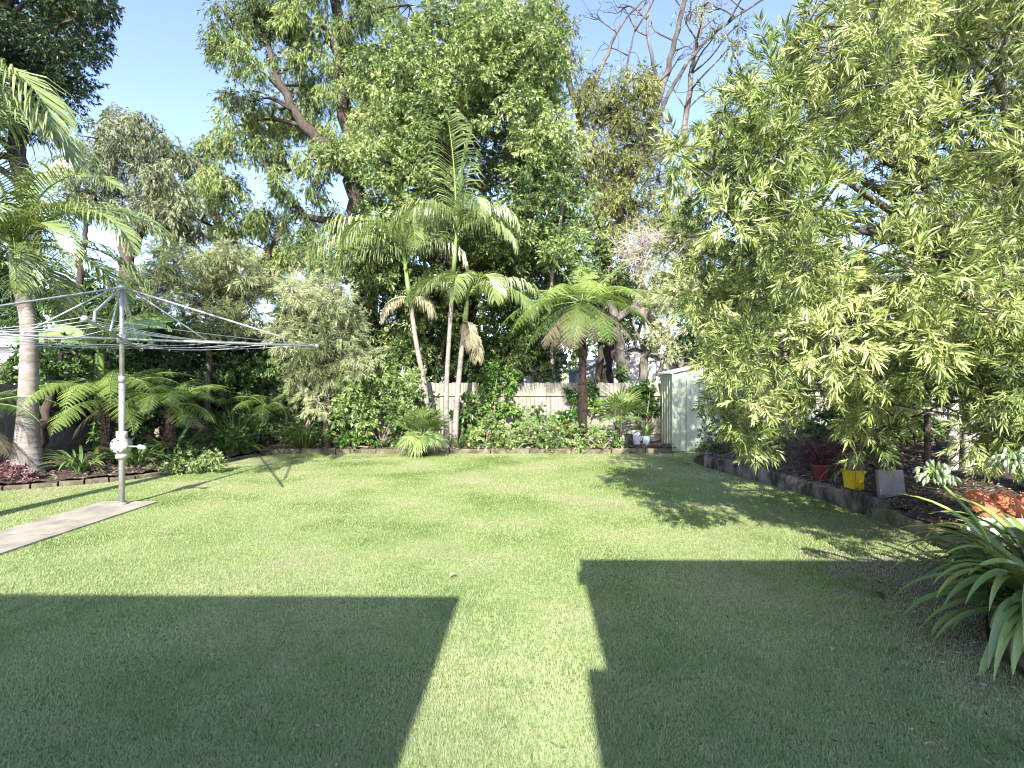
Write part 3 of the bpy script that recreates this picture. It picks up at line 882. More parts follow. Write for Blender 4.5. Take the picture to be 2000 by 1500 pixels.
GUM = dict(dens=520, nsub=13, subr=0.33, squash=1.0, out=0.35, down=0.9, slen=0.42, N=12, L=0.15, W=0.034, ang=0.7)
CAM = dict(dens=430, nsub=11, subr=0.30, squash=0.7, out=0.8, down=0.45, slen=0.28, N=11, L=0.115, W=0.05, ang=1.1)
DENSE = dict(dens=380, nsub=11, subr=0.4, squash=0.8, out=0.8, down=0.35, slen=0.3, N=11, L=0.14, W=0.05, ang=1.1)
SPARSE = dict(dens=680, nsub=12, subr=0.3, squash=0.9, out=0.5, down=0.6, slen=0.35, N=9, L=0.13, W=0.03, ang=0.8)

# dark fig, top left
cl = fillpoly([(-260, -260), (140, -260), (160, 30), (172, 120), (160, 190), (130, 260), (95, 330), (-30, 360), (-260, 350)], 34, 16, 19, 1.0, 1.6, mind=0.8)
tree('fig_tree', 'dense dark green tree filling the top left corner behind the palm', P(40, 830, 17.5) * [1, 1, 0], [([P(40, 840, 17.5) * [1, 1, 0], P(60, 560, 17.5), P(30, 300, 17.5), P(0, 60, 17.5)], 0.4, 0.12)], cl, DENSE, M['fig'], M['darkbark'], twigs=0.2)

# grey green gum at the left
cl = pc([(190, 270, 42), (240, 240, 42), (285, 250, 45), (310, 300, 42), (250, 300, 50), (200, 330, 45), (300, 350, 40), (180, 380, 42), (240, 385, 45), (290, 410, 40), (150, 340, 30), (345, 440, 40), (330, 390, 40)], 14.6, 0.8)
b = P(252, 800, 14.6); b[2] = 0
tree('gum_tree', 'pale grey green gum tree with a dark forked trunk left of the sky gap', b, [([b, P(250, 560, 14.6), P(248, 470, 14.6), P(225, 420, 14.6)], 0.2, 0.1), ([P(249, 500, 14.6), P(290, 420, 14.6), P(290, 330, 14.6)], 0.13, 0.05), ([b + [-1.4, 0, 0], P(155, 560, 14.6), P(165, 470, 14.6), P(170, 400, 14.6)], 0.09, 0.04)], cl, GUM, M['greygum'], M['darkbark'], twigs=0.5)

# yellow green gum
cl = pc([(340, 300, 40), (385, 300, 45), (345, 360, 45), (410, 360, 50), (455, 360, 35), (470, 410, 50), (520, 430, 40), (380, 430, 50), (440, 470, 50), (520, 490, 50), (350, 480, 40), (470, 540, 50), (550, 540, 50), (400, 530, 45), (600, 500, 40), (330, 420, 35), (560, 480, 35)], 19, 1.2)
b = P(440, 840, 19); b[2] = 0
tree('gum_tree', 'yellow green gum tree between the sky gap and the hanging gum', b, [([b, P(450, 600, 19), P(430, 450, 19), P(390, 320, 19)], 0.28, 0.08), ([P(450, 600, 19), P(520, 500, 19), P(560, 430, 19)], 0.18, 0.06)], cl, GUM, M['gum'], M['darkbark'], twigs=0.5, tint=0.1)

# tall hanging gum
cl = pc([(450, 40, 48), (495, 15, 45), (440, 95, 38), (480, 120, 40), (560, 70, 52), (540, 20, 40), (610, 40, 55), (650, 100, 55), (590, 130, 45), (620, 180, 45), (690, 30, 60), (700, 130, 55), (450, 185, 26), (500, 195, 30), (480, 240, 45), (530, 230, 45), (580, 235, 48), (630, 255, 42), (455, 275, 35), (510, 290, 42), (560, 300, 34), (610, 310, 38), (540, 345, 26), (570, 400, 36), (620, 360, 34), (640, 430, 40), (590, 460, 40), (680, 190, 50), (660, 300, 40), (570, -50, 60), (650, -60, 60), (480, -40, 50), (740, -30, 60), (800, 10, 50), (620, 500, 36)], 16.5, 1.3)
b = P(700, 850, 16.5); b[2] = 0
tree('gum_tree', 'tall gum with hanging olive clumps and dark limbs left of the leafy laurel', b, [([b, P(710, 500, 16.5), P(690, 330, 16.5), P(660, 120, 16.5), P(640, -100, 16.5)], 0.36, 0.12), ([P(705, 360, 16.5), P(610, 260, 16.5), P(540, 150, 16.5), P(520, 60, 16.5)], 0.17, 0.05), ([P(700, 440, 16.5), P(600, 420, 16.5), P(530, 350, 16.5)], 0.12, 0.04)], cl, GUM, M['gum'], M['darkbark'], twigs=0.6)

# camphor laurel, centre
cam_poly = [(680, 180), (740, 80), (830, 45), (930, 25), (1030, 10), (1060, 80), (1090, 170), (1085, 260), (1090, 320), (1140, 400), (1140, 450), (1080, 490), (960, 540), (930, 620), (760, 620), (700, 480), (710, 330), (670, 250)]
cl = fillpoly(cam_poly, 120, 12.6, 16.5, 0.55, 0.95, mind=0.55) + fillpoly([(690, 480), (1060, 480), (1040, 740), (660, 740)], 34, 14.0, 15.5, 0.6, 0.8)
b = P(900, 850, 15); b[2] = 0
tree('laurel_tree', 'broad bright green leafy laurel tree behind the palms in the middle', b, [([b, P(900, 640, 15), P(880, 420, 15), P(880, 130, 15)], 0.45, 0.1), ([P(900, 620, 15), P(1000, 420, 15), P(1030, 200, 15)], 0.25, 0.06), ([P(895, 560, 15), P(780, 400, 15), P(750, 200, 15)], 0.25, 0.06)], cl, CAM, M['camphor'], M['darkbark'], twigs=0.25, tint=0.06)

# sparse gum with bare limbs
cl = pc([(1120, 340, 40), (1130, 190, 34), (1200, 340, 44), (1200, 470, 40), (1300, 410, 34), (1320, 470, 34), (1250, 500, 36), (1270, 165, 34), (1215, 215, 44), (1285, 240, 34), (1160, 290, 44), (1250, 280, 46), (1290, 300, 30), (1165, 380, 40), (1225, 430, 46), (1150, 430, 36), (1270, 450, 36), (1235, 155, 42), (1200, 190, 36), (1255, 215, 36), (1170, 240, 36), (1220, 260, 42), (1190, 320, 42), (1240, 320, 40), (1215, 390, 45), (1260, 400, 36), (1180, 400, 36), (1285, 350, 26), (1150, 170, 30), (1100, 60, 36), (1110, 110, 30), (1060, 15, 36), (990, -10, 40), (900, -10, 45), (1000, -60, 50)], 16, 0.8) 
b = P(1190, 850, 16); b[2] = 0
T = [([b, P(1188, 600, 16), P(1180, 460, 16), P(1155, 340, 16), P(1130, 230, 16), P(1100, 100, 16), P(1085, -60, 16)], 0.17, 0.05),
     ([P(1186, 500, 16), P(1215, 400, 16), P(1250, 310, 16), P(1290, 180, 16), P(1325, 60, 16), P(1345, -70, 16)], 0.125, 0.06),
     ([P(1262, 290, 16), P(1330, 140, 16), P(1420, 45, 16), P(1520, -15, 16)], 0.06, 0.025),
     ([P(1130, 240, 16), P(1180, 120, 16), P(1220, 40, 16), P(1290, -30, 16)], 0.055, 0.02),
     ([P(1150, 330, 16), P(1200, 250, 16), P(1230, 110, 16), P(1245, 20, 16)], 0.05, 0.015),
     ([P(1290, 180, 16), P(1265, 70, 16), P(1270, -20, 16)], 0.05, 0.02),
     ([P(1150, 500, 16), P(1190, 440, 16), P(1240, 390, 16)], 0.09, 0.03)]
tree('gum_tree', 'sparse gum with tall bare grey and black limbs against the sky', b, T, cl, SPARSE, M['olivegum'], M['gumbark'], twigs=0.9, bare=46, tint=0.05)
cl = pc([(1350, 20, 26), (1400, 60, 24), (1440, 50, 20), (1380, 5, 24), (1430, 85, 16)], 16, 0.3)
# wisps at the ends of the long limb belong to a second gum just behind
b2 = P(1375, 850, 17.5); b2[2] = 0
tree('gum_tree', 'thin gum with faint wispy leaves against the sky left of the bottlebrush', b2, [([b2, P(1350, 500, 17.5), P(1340, 250, 17.5), P(1365, 60, 17.5), P(1390, -40, 17.5)], 0.12, 0.04)], cl, dict(SPARSE, dens=170), M['greygum'], M['greybark'], twigs=0.9, bare=10)


# dry hanging vine and bleached twigs right of the laurel
def twig_mass(name, label, cat, base, c, rad, n, mat, down=0.0, L=0.6, r=0.007, part='twigs', stem=True):
    t = thing(name, label, cat, base)
    mb = MB()
    if stem:
        limb(mb, base, c, 0.05, 0.03)
    for k in range(n):
        a = np.array(c) + sph(1)[0] * np.array(rad) * random.random() ** 0.5
        d = nrm(np.array([random.gauss(0, 1), random.gauss(0, 1), random.gauss(0, 0.8) - down]))
        limb(mb, a, a + d * L * random.uniform(0.5, 1.3), r, r * 0.5, n=3)
    mb.build(part, mat, t)
    return t


c = P(1098, 250, 14.2); b = P(1098, 850, 14.2); b[2] = 0
twig_mass('hanging_vine', 'grey dead vine strands hanging at the right side of the laurel', 'vine', b, c, (0.2, 0.25, 0.75), 90, M['deadtwig'], down=3, L=0.7, r=0.006)
c = P(1265, 490, 14.3); b = P(1265, 850, 14.3); b[2] = 0
twig_mass('dead_bush', 'bleached leafless bush of tangled twigs above the tree fern', 'bush', b, c, (0.95, 0.7, 0.6), 420, M['deadtwig'], L=0.7, r=0.008)

GREV = dict(dens=560, nsub=11, subr=0.38, squash=0.8, out=0.7, down=0.35, slen=0.22, N=22, L=0.14, W=0.013, ang=0.9, fold=0.1)
PALE = dict(dens=850, nsub=10, subr=0.35, squash=0.8, out=0.7, down=0.3, slen=0.2, N=14, L=0.09, W=0.014, ang=0.9)
cl = pc([(1275, 530, 26), (1265, 570, 24), (1280, 660, 24), (1305, 690, 24), (1300, 540, 40), (1320, 600, 38), (1290, 640, 30), (1275, 580, 28), (1340, 650, 36), (1330, 530, 30)], 13.9, 0.4)
b = P(1310, 850, 14.0); b[2] = 0
tree('pale_bush', 'pale whitish green bush between the tree fern and the bottlebrush', b, [([b, P(1305, 700, 14), P(1305, 580, 14)], 0.07, 0.03)], cl, PALE, M['grev'], M['greybark'], cat='bush', tint=0.35, twigs=0.6)


# gnarled leaning trunk behind the fence
def leaning():
    b = P(1345, 760, 14.2); b[2] = 0
    t = thing('old_tree', 'gnarled grey leaning trunk with broken limbs behind the shed', 'tree', b)
    mb = MB()
    def tr(pts, r0, r1, d=14.2):
        p = smooth_path([P(x, y, d + j) for x, y, j in pts], 5); p[1:-1] += rng.normal(0, r0 * 0.22, p[1:-1].shape)
        tube(mb, p, [r0, r1], 8, rough=0.08)
    tube(mb, smooth_path([b, P(1342, 740, 14.2), P(1310, 670, 14.2), P(1270, 625, 14.2), P(1237, 603, 14.2), P(1200, 628, 14.0)], 5), [0.2, 0.17, 0.15, 0.13, 0.09], 9, rough=0.08)
    tr([(1240, 605, 0), (1250, 555, 0.1), (1245, 510, 0.2), (1270, 460, 0.3)], 0.12, 0.05)
    tr([(1255, 745, 0.1), (1262, 690, 0.1), (1275, 650, 0.05), (1268, 620, 0)], 0.13, 0.07)
    tr([(1262, 690, 0.1), (1240, 640, 0.2), (1238, 610, 0.1)], 0.05, 0.03)
    tr([(1285, 735, -.1), (1300, 690, -.1), (1310, 670, 0)], 0.06, 0.04)
    tr([(1330, 695, 0), (1350, 670, -.1), (1365, 640, -.2)], 0.05, 0.02)
    tr([(1210, 745, 0.1), (1212, 690, 0.1), (1205, 650, 0.05), (1190, 590, 0.0)], 0.2, 0.1)
    tr([(1200, 630, 0), (1170, 645, -.1), (1150, 660, -.1)], 0.05, 0.02)
    for k in range(40):
        a = P(random.uniform(1210, 1330), random.uniform(600, 700), 14.2 + random.uniform(-.3, .4))
        limb(mb, a, a + [random.gauss(0, .3), random.gauss(0, .2), random.uniform(-.6, .5)], 0.014, 0.006, n=3)
    mb.build('trunk', M['greybark'], t, smooth=True)
    fm = MB()
    foliage(fm, pc([(1316, 690, 14), (1212, 725, 16), (1320, 665, 12), (1262, 660, 8)], 14.1, 0.1), dict(dens=700, nsub=6, subr=0.4, squash=1.2, out=0.6, down=0.5, slen=0.12, N=8, L=0.07, W=0.05, ang=1.2))
    fm.build('ivy', M['ivy'], t)


leaning()

# dark growth closing the view over and behind the fence
def bushes(specs):
    for label, name, lst, d, sp, mat, tint in specs:
        xs = [x for x, y, r in lst]
        b = P(sum(xs) / len(xs), 850, d); b[2] = 0
        cl = pc(lst, d, 0.6)
        top = min(lst, key=lambda q: q[1])
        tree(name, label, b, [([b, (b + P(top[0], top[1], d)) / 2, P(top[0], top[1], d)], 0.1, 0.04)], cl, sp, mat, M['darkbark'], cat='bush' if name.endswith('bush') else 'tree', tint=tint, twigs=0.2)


FAR = dict(dens=420, nsub=11, subr=0.4, squash=0.8, out=0.8, down=0.35, slen=0.35, N=11, L=0.17, W=0.06, ang=1.1)
bushes([
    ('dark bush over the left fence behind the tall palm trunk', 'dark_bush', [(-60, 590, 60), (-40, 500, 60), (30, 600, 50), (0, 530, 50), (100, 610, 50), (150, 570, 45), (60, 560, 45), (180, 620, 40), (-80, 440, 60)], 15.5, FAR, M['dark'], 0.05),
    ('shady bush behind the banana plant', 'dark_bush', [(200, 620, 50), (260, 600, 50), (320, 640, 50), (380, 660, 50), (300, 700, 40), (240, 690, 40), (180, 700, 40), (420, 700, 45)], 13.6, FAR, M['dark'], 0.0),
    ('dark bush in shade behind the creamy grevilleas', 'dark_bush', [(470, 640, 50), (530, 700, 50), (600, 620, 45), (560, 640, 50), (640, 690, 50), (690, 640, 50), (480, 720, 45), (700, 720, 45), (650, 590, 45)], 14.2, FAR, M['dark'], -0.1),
    ('mid green trees beyond the garage right of the bare gum', 'green_tree', [(1130, 560, 45), (1190, 560, 45), (1100, 620, 50), (1180, 640, 45), (1060, 650, 45), (1250, 600, 45), (1330, 560, 45), (1040, 580, 45), (1360, 480, 45), (1310, 450, 36)], 24.5, FAR, M['gum'], -0.05),
    ('leafy bush rising behind the shed roof', 'dark_bush', [(1370, 660, 45), (1420, 620, 55), (1470, 670, 45), (1400, 560, 50), (1460, 560, 55), (1520, 620, 50), (1360, 600, 30)], 14.4, FAR, M['dark'], 0.12),
    ('broad tree beyond the blue grey house behind the bottlebrush', 'green_tree', [(1560, 520, 60), (1640, 560, 60), (1720, 600, 60), (1800, 560, 60), (1880, 520, 60), (1960, 560, 60), (1600, 620, 60), (1900, 440, 60), (2000, 460, 70), (1520, 470, 50), (2060, 560, 80), (1980, 330, 70), (2060, 380, 80), (2080, 250, 80)], 23, FAR, M['gum'], 0.05),
])

def tree_belt():
    mb = MB()
    xs = rng.uniform(-75, 75, 1500); ys = rng.uniform(44, 58, 1500)
    hh = 5.2 + 1.6 * vnoise(xs, ys, 6.0, 9) + 1.0 * vnoise(xs, ys, 2.2, 10)
    zs = rng.random(1500) ** 0.7 * hh
    p = np.c_[xs, ys, zs] + rng.normal(0, .4, (1500, 3))
    sprays(mb, p, sph(1500) + [0, -.2, .2], 1.2, 22, 0.75, 0.3, 1.1, np.clip(rng.normal(.4, .2, 1500), 0, 1))
    tag(mb.build('distant_woods', M['gum']), 'low band of distant trees closing the horizon', 'woods', kind='stuff')


tree_belt()

# fine grey green grevilleas with creamy blossom
def grevillea(label, cl, base, top):
    t = tree('grevillea', label, base, [([base, (np.array(base) + top) / 2 + [0.1, 0, 0], top], 0.07, 0.03)], cl, GREV, M['grev'], M['darkbark'], cat='shrub', twigs=0.6, tint=0.05, group='creamy grevilleas by the left bed')
    fm = MB()
    for c, r in cl:
        n = 16 if c[2] > np.mean([q[0][2] for q in cl]) else 3
        d = sph(n); d[:, 2] = np.abs(d[:, 2]) + 0.3; d[:, 1] -= 0.4
        p = c + nrm(d) * r * 1.05
        sprays(fm, p, np.tile([0, 0, 1.0], (n, 1)) + rng.normal(0, 0.5, (n, 3)), 0.13, 26, 0.035, 0.012, 1.2, rng.random(n))
    fm.build('blossom', M['cream'], t)


b = P(400, 880, 11.9); b[2] = 0.1
grevillea('creamy flowered grevillea behind the right arm of the clothes hoist', pc([(290, 530, 45), (340, 510, 45), (400, 505, 45), (455, 520, 45), (490, 560, 40), (430, 570, 50), (370, 570, 45), (310, 570, 40), (480, 620, 40), (420, 630, 42), (265, 560, 28), (360, 620, 30)], 11.9, 0.6), b, P(400, 540, 11.9))
b = P(640, 880, 12.0); b[2] = 0.1
grevillea('grey green grevillea drooping between the hoist arm and the palms', pc([(560, 570, 40), (610, 560, 42), (655, 590, 42), (590, 620, 45), (650, 650, 48), (560, 660, 40), (690, 690, 40), (630, 710, 45), (580, 710, 36), (660, 750, 34), (600, 760, 32), (700, 640, 34), (620, 790, 22)], 11.9, 0.6), b, P(620, 580, 12.0))

# ------------------------------------------------------------------ bottlebrush at the right
def bottlebrush():
    base = np.array([5.9, 5.6, 0.5])
    t = thing('bottlebrush_tree', 'large yellow green bottlebrush tree overhanging the right side of the lawn', 'tree', base)
    poly = [(1690, 0), (1600, 40), (1480, 120), (1400, 190), (1370, 270), (1335, 330), (1325, 400), (1350, 500), (1370, 600), (1400, 690), (1430, 780), (1455, 850), (1510, 810), (1580, 760), (1640, 740), (1690, 800), (1730, 800), (1760, 740), (1850, 690), (1920, 720), (1990, 820), (2120, 800), (2150, 300), (2150, -200), (1800, -200)]
    holes = [(1640, 330, 34, 30), (1720, 310, 44, 34), (1830, 290, 28, 26), (1680, 380, 44, 36), (1850, 480, 30, 40), (1800, 830, 60, 60), (1580, 850, 50, 40)]
    cl = fillpoly(poly, 330, 3.3, 6.6, 0.12, 0.31, holes, mind=0.26) + fillpoly([(1390, 560), (1800, 560), (1760, 780), (1620, 790), (1470, 840), (1400, 780)], 42, 5.4, 7.6, 0.22, 0.36, (), 0.3)
    # hanging tips
    for x, y, d, r in ((1470, 865, 4.4, .10), (1462, 830, 4.4, .14), (1705, 860, 4.2, .10), (1690, 815, 4.2, .14), (1950, 850, 3.4, .2), (1990, 740, 3.2, .25), (1940, 760, 3.6, .2), (1330, 300, 3.7, .12), (1345, 560, 4.6, .15), (1600, 40, 4.6, .2), (1660, 15, 4.4, .2)):
        cl.append((P(x, y, d), r))
    cl += fillpoly([(1730, 660), (2120, 600), (2120, 900), (1960, 890), (1915, 860), (1900, 740), (1830, 720), (1760, 760)], 40, 3.3, 5.0, .12, .24, (), .2)
    mb = MB()
    limbs = []
    heads = [((1900, 640, 5.6), 0.075), ((1800, 705, 5.2), 0.05), ((1690, 430, 5.0), 0.07), ((1560, 300, 4.6), 0.05), ((1490, 255, 4.4), 0.03), ((1850, 200, 5.0), 0.06), ((1700, 100, 4.6), 0.045), ((1520, 150, 4.2), 0.03), ((1980, 420, 4.6), 0.06), ((1950, 150, 4.0), 0.05), ((1440, 480, 4.4), 0.03), ((1600, 560, 4.6), 0.045), ((1480, 700, 4.6), 0.03), ((1400, 350, 4.0), 0.03), ((1700, 760, 4.6), 0.03)]
    fork = np.array([5.5, 5.5, 1.5])
    tube(mb, smooth_path([base - [0, 0, .25], base + [-.05, 0, .5], fork], 5), [0.2, 0.14], 10, rough=0.06)
    for (x, y, d), r in heads:
        e = P(x, y, d)
        L = np.linalg.norm(e - fork)
        p = smooth_path([fork, fork + (e - fork) * 0.4 + rng.normal(0, .12, 3) + [0, 0, .12 * L], fork + (e - fork) * .75 + rng.normal(0, .1, 3) + [0, 0, .06 * L], e], 5)
        tube(mb, p, [max(r, .05), r * .5], 7, rough=0.06); limbs.append(p)
    LP = np.concatenate(limbs)
    for c, r in cl:
        i = int(np.argmin(np.linalg.norm(LP - c, axis=1) + np.where(LP[:, 2] > c[2] + 0.3, .4, 0)))
        limb(mb, LP[i], c, 0.014, 0.005, n=4)
        for k in range(3):
            limb(mb, c, c + sph(1)[0] * r * 1.1, 0.005, 0.002, n=3)
    mb.build('trunk', M['greybark'], t, smooth=True)
    fm = MB()
    for c, r in cl:
        n = int(4 + 125 * r)
        q = sph(n) * (r * rng.random(n) ** 0.5)[:, None]
        d = nrm(q) * 0.8 + np.array([0, -0.1, -0.15]) + rng.normal(0, 0.4, (n, 3))
        d[:, 2] += np.where(q[:, 2] > 0, 0.3, -0.4)
        tb = np.clip(rng.normal(0.5, 0.16) + 0.22 * float(vnoise(np.array([c[0]]), np.array([c[2]]), 0.55, 21)[0]), 0.05, 0.95); lf = random.uniform(.72, 1.2)
        sprays(fm, c + q, d, 0.15 * rng.uniform(0.7, 1.3, n), 22, 0.088 * lf, 0.0142 * lf, 1.15, np.clip(tb + rng.normal(0, .12, n), 0, 1), fold=0.3, ang_tip=0.4, droop=0.06)
    fm.build('crown', M['bottle'], t)
    sm = MB()                                                     # spent reddish seed spikes
    n = 220
    i = rng.integers(0, len(cl), n)
    p = np.array([cl[k][0] + sph(1)[0] * cl[k][1] for k in i])
    sprays(sm, p, rng.normal(0, 1, (n, 3)), 0.06, 12, 0.022, 0.01, 1.3, np.clip(rng.normal(.5, .2, n), 0, 1))
    sm.build('seed_spikes', M['litter'], t)


bottlebrush()


# ------------------------------------------------------------------ palms
def palm_frond(mb, o, az, el, L, bend, pl=0.55, w=0.03, droop=0.5, tint=0.5, k=64, up=0.25, stem=0.1, tipdroop=0.35):
    pts, d, side = rach(np.array(o, float), az, el, L, bend, k)
    tube(mb, pts, [0.022, 0.014, 0.004], 5, tint=min(1, tint + 0.3), mat=1)
    nr = np.cross(side, d)
    i0 = int(k * stem)
    idx = np.arange(i0, k + 1)
    t = (idx - i0) / (k - i0)
    l = pl * np.clip(np.sin(np.pi * (0.12 + 0.84 * t)), 0.08, 1) ** 0.65
    for s in (-1, 1):
        n = len(idx)
        l2 = l * rng.uniform(0.88, 1.1, n)
        dp = nrm(side * s * 0.85 + d[idx] * (0.45 + 0.6 * t[:, None]) + nr[idx] * (up + rng.normal(0, 0.1, n))[:, None] + rng.normal(0, 0.05, (n, 3)))
        p = pts[idx] + rng.normal(0, 0.004, (n, 3))
        g = np.array([0, 0, -1.0]); dr = droop * rng.uniform(0.7, 1.3, n)[:, None]
        m = p + dp * (l2 * 0.5)[:, None] + g * (l2 * 0.5)[:, None] * dr * 0.25
        e1 = nrm(dp * (1 - dr * .6) + g * dr)
        m2 = m + e1 * (l2 * 0.3)[:, None]
        e2 = nrm(e1 * (1 - tipdroop) + g * (dr + tipdroop))
        e = m2 + e2 * (l2 * 0.25)[:, None]
        wv = nrm(d[idx] * 0.8 + nr[idx] * 0.45 * s) * (w / 2)
        v = np.stack([p - wv * 0.5, p + wv * 0.5, m + wv, m - wv, m2 + wv * 0.8, m2 - wv * 0.8, e], 1).reshape(-1, 3)
        b = np.arange(n)[:, None] * 7
        q = np.concatenate([np.concatenate([b, b + 1, b + 2, b + 3], 1), np.concatenate([b + 3, b + 2, b + 4, b + 5], 1)])
        tr = np.concatenate([b + 5, b + 4, b + 6], 1)
        tt = np.clip(tint + rng.normal(0, 0.1, n), 0, 1)
        mb.add(v, q, tr, tint=np.repeat(tt, 7))


def palm(label, base, pts, r, shaft, fronds, group, flare=1.5, tint=0.5, pl=0.55, w=0.03, dead=()):
    t = thing('feather_palm', label, 'palm', base, group)
    p = smooth_path(pts, 12)
    mb = MB()
    K = len(p); s = np.linspace(0, 1, K)
    rad = r * (1 + (flare - 1) * np.exp(-s * 7)) * (1 - 0.2 * s)
    # leaf-scar rings
    pp = []; rr = []
    for i in range(K - 1):
        for j, f in ((0, 1.0), (0.45, 0.994), (0.5, 1.006), (0.55, 1.0)):
            pp.append(p[i] + (p[i + 1] - p[i]) * j); rr.append((rad[i] + (rad[i + 1] - rad[i]) * j) * f)
    pp.append(p[-1]); rr.append(rad[-1])
    tube(mb, pp, np.array(rr), 14)
    mb.build('trunk', M['palmbark'], t, smooth=True)
    top = p[-1]; dr = nrm(p[-1] - p[-2])
    mb = MB(); tube(mb, [top - dr * 0.03, top + dr * shaft * .3, top + dr * shaft], [r * 0.95, r * 0.95, r * 0.5], 12)
    mb.build('crownshaft', M['crownshaft'], t, smooth=True)
    crown = top + dr * shaft * 0.96
    for f in fronds:
        az, el, L, bend = f[:4]
        kw = f[4] if len(f) > 4 else {}
        mb = MB()
        palm_frond(mb, crown + dr * random.uniform(-0.06, 0.05), R(az), R(el), L, R(bend), **{**dict(pl=pl, w=w, tint=tint + random.uniform(-.15, .15)), **kw})
        mb.build('frond', [M['palm'], M['stalk']], t)
    for az, el, L, bend in dead:
        mb = MB(); palm_frond(mb, top - dr * 0.02, R(az), R(el), L, R(bend), pl=pl * .7, w=w * .6, droop=1.2, tint=0.6, up=-.1)
        mb.build('withered_frond', [M['deadfern'], M['deadfern']], t)
    return t


# tall palm at the left; its fronds reach over the hoist
b = np.array([-8.15, 8.6, 0.1])
palm('tall grey trunked palm standing left of the clothes hoist', b, [b, b + [0.02, 0, 1.2], b + [0.02, 0.02, 2.4], P(44, 570, 8.6)], 0.135, 0.8,
     [(98, 48, 2.7, 115, dict(tint=.6)), (75, 55, 2.7, 110), (120, 30, 2.3, 100, dict(tint=.55)), (150, 40, 2.3, 110), (35, 62, 2.8, 100), (-20, 66, 2.8, 100), (-70, 45, 2.6, 95), (-120, 40, 2.4, 110), (178, 66, 2.6, 130, dict(tint=.3)), (105, 70, 2.8, 110), (60, 20, 2.2, 90), (135, 0, 2.0, 70, dict(tint=.35)), (-160, 40, 2.3, 110), (210, 70, 2.5, 125), (0, 84, 2.4, 50), (85, 5, 2.1, 70, dict(tint=.35)), (160, 80, 2.6, 90), (110, -15, 1.8, 60, dict(tint=.3))],
     'feather palms', flare=2.0, pl=0.66, w=0.030, tint=0.38)
# palm just outside the frame at the left, whose fronds hang into the top left corner
b = np.array([-6.4, 5.1, 0.0])
palm('palm at the left edge with fronds hanging into the top left corner', b, [b, b + [0, 0, 1.5], b + [0.05, 0, 2.7], b + [0.1, 0, 3.5]], 0.12, 0.7,
     [(97, 56, 2.4, 128, dict(tint=.66, droop=.55, k=80, pl=.7)), (118, 42, 2.0, 120, dict(tint=.55, droop=.6, k=80)), (78, 45, 1.9, 115, dict(tint=.5, droop=.6, k=80)), (140, 30, 2.2, 90), (30, 50, 2.0, 100), (-40, 40, 2.2, 90), (-90, 45, 2.2, 90), (200, 40, 2.2, 90), (-140, 30, 2.0, 80)], 'feather palms', flare=1.6, pl=0.6, w=0.026, tint=.4)

# the three slender palms in the middle
D8 = dict(droop=1.1)
b = P(840, 870, 12.35); b[2] = 0.1
palm('slender palm leaning left, leftmost of the three palms by the fence', b, [b, P(830, 760, 12.35), P(813, 670, 12.35), P(800, 580, 12.35)], 0.066, 0.8,
     [(-95, 76, 3.2, 158, dict(tint=.6, droop=1.0)), (-72, 70, 2.9, 150, dict(tint=.55, droop=1.0)), (-118, 55, 2.8, 135, dict(tint=.6, droop=1.0)), (-150, 72, 2.5, 150, D8), (160, 74, 2.2, 160, D8), (88, 70, 2.0, 150, D8), (30, 70, 2.4, 115), (-20, 74, 2.7, 105), (-88, 36, 2.4, 110, D8)], 'feather palms', flare=1.5, tint=.5, pl=.66, w=.032,
     dead=((-110, 10, .9, 100), (100, 15, .8, 100)))
b = P(872, 868, 12.0); b[2] = 0.1
palm('tallest slender palm with an upright frond, middle of the three by the fence', b, [b, P(872, 760, 12.0), P(878, 650, 12.0), P(886, 530, 12.0)], 0.058, 0.95,
     [(-25, 88, 3.8, 30, dict(tint=.55, up=.1, droop=.35, pl=.9)), (75, 88, 2.6, 14, dict(tint=.5, up=.05, droop=.2, pl=.4)), (-92, 74, 2.0, 150, dict(tint=.62, droop=.9)), (85, 72, 2.0, 150, dict(tint=.55, droop=1.0)), (150, 70, 1.9, 155, D8), (-140, 62, 1.9, 145, D8), (40, 66, 2.1, 115), (-50, 60, 2.1, 120, D8), (105, 38, 1.8, 120, D8)], 'feather palms', flare=1.5, tint=.5, pl=.64, w=.032)
b = P(887, 868, 12.1); b[2] = 0.1
palm('grey slender palm with low drooping fronds, rightmost of the three by the fence', b, [b, P(893, 780, 12.1), P(900, 700, 12.1), P(908, 630, 12.1)], 0.068, 0.65,
     [(80, 46, 2.2, 110, dict(tint=.42, droop=1.0)), (112, 30, 2.0, 105, dict(tint=.38, droop=1.0)), (150, 52, 1.8, 140, dict(tint=.68)), (188, 56, 1.8, 150, dict(tint=.66)), (222, 48, 1.9, 135, dict(tint=.5)), (40, 55, 2.0, 105), (-30, 62, 2.0, 100), (-90, 58, 1.8, 135, D8)], 'feather palms', flare=1.4, tint=.46, pl=.62, w=.034,
     dead=((150, -20, 1.2, 70), (165, 10, 1.2, 105)))


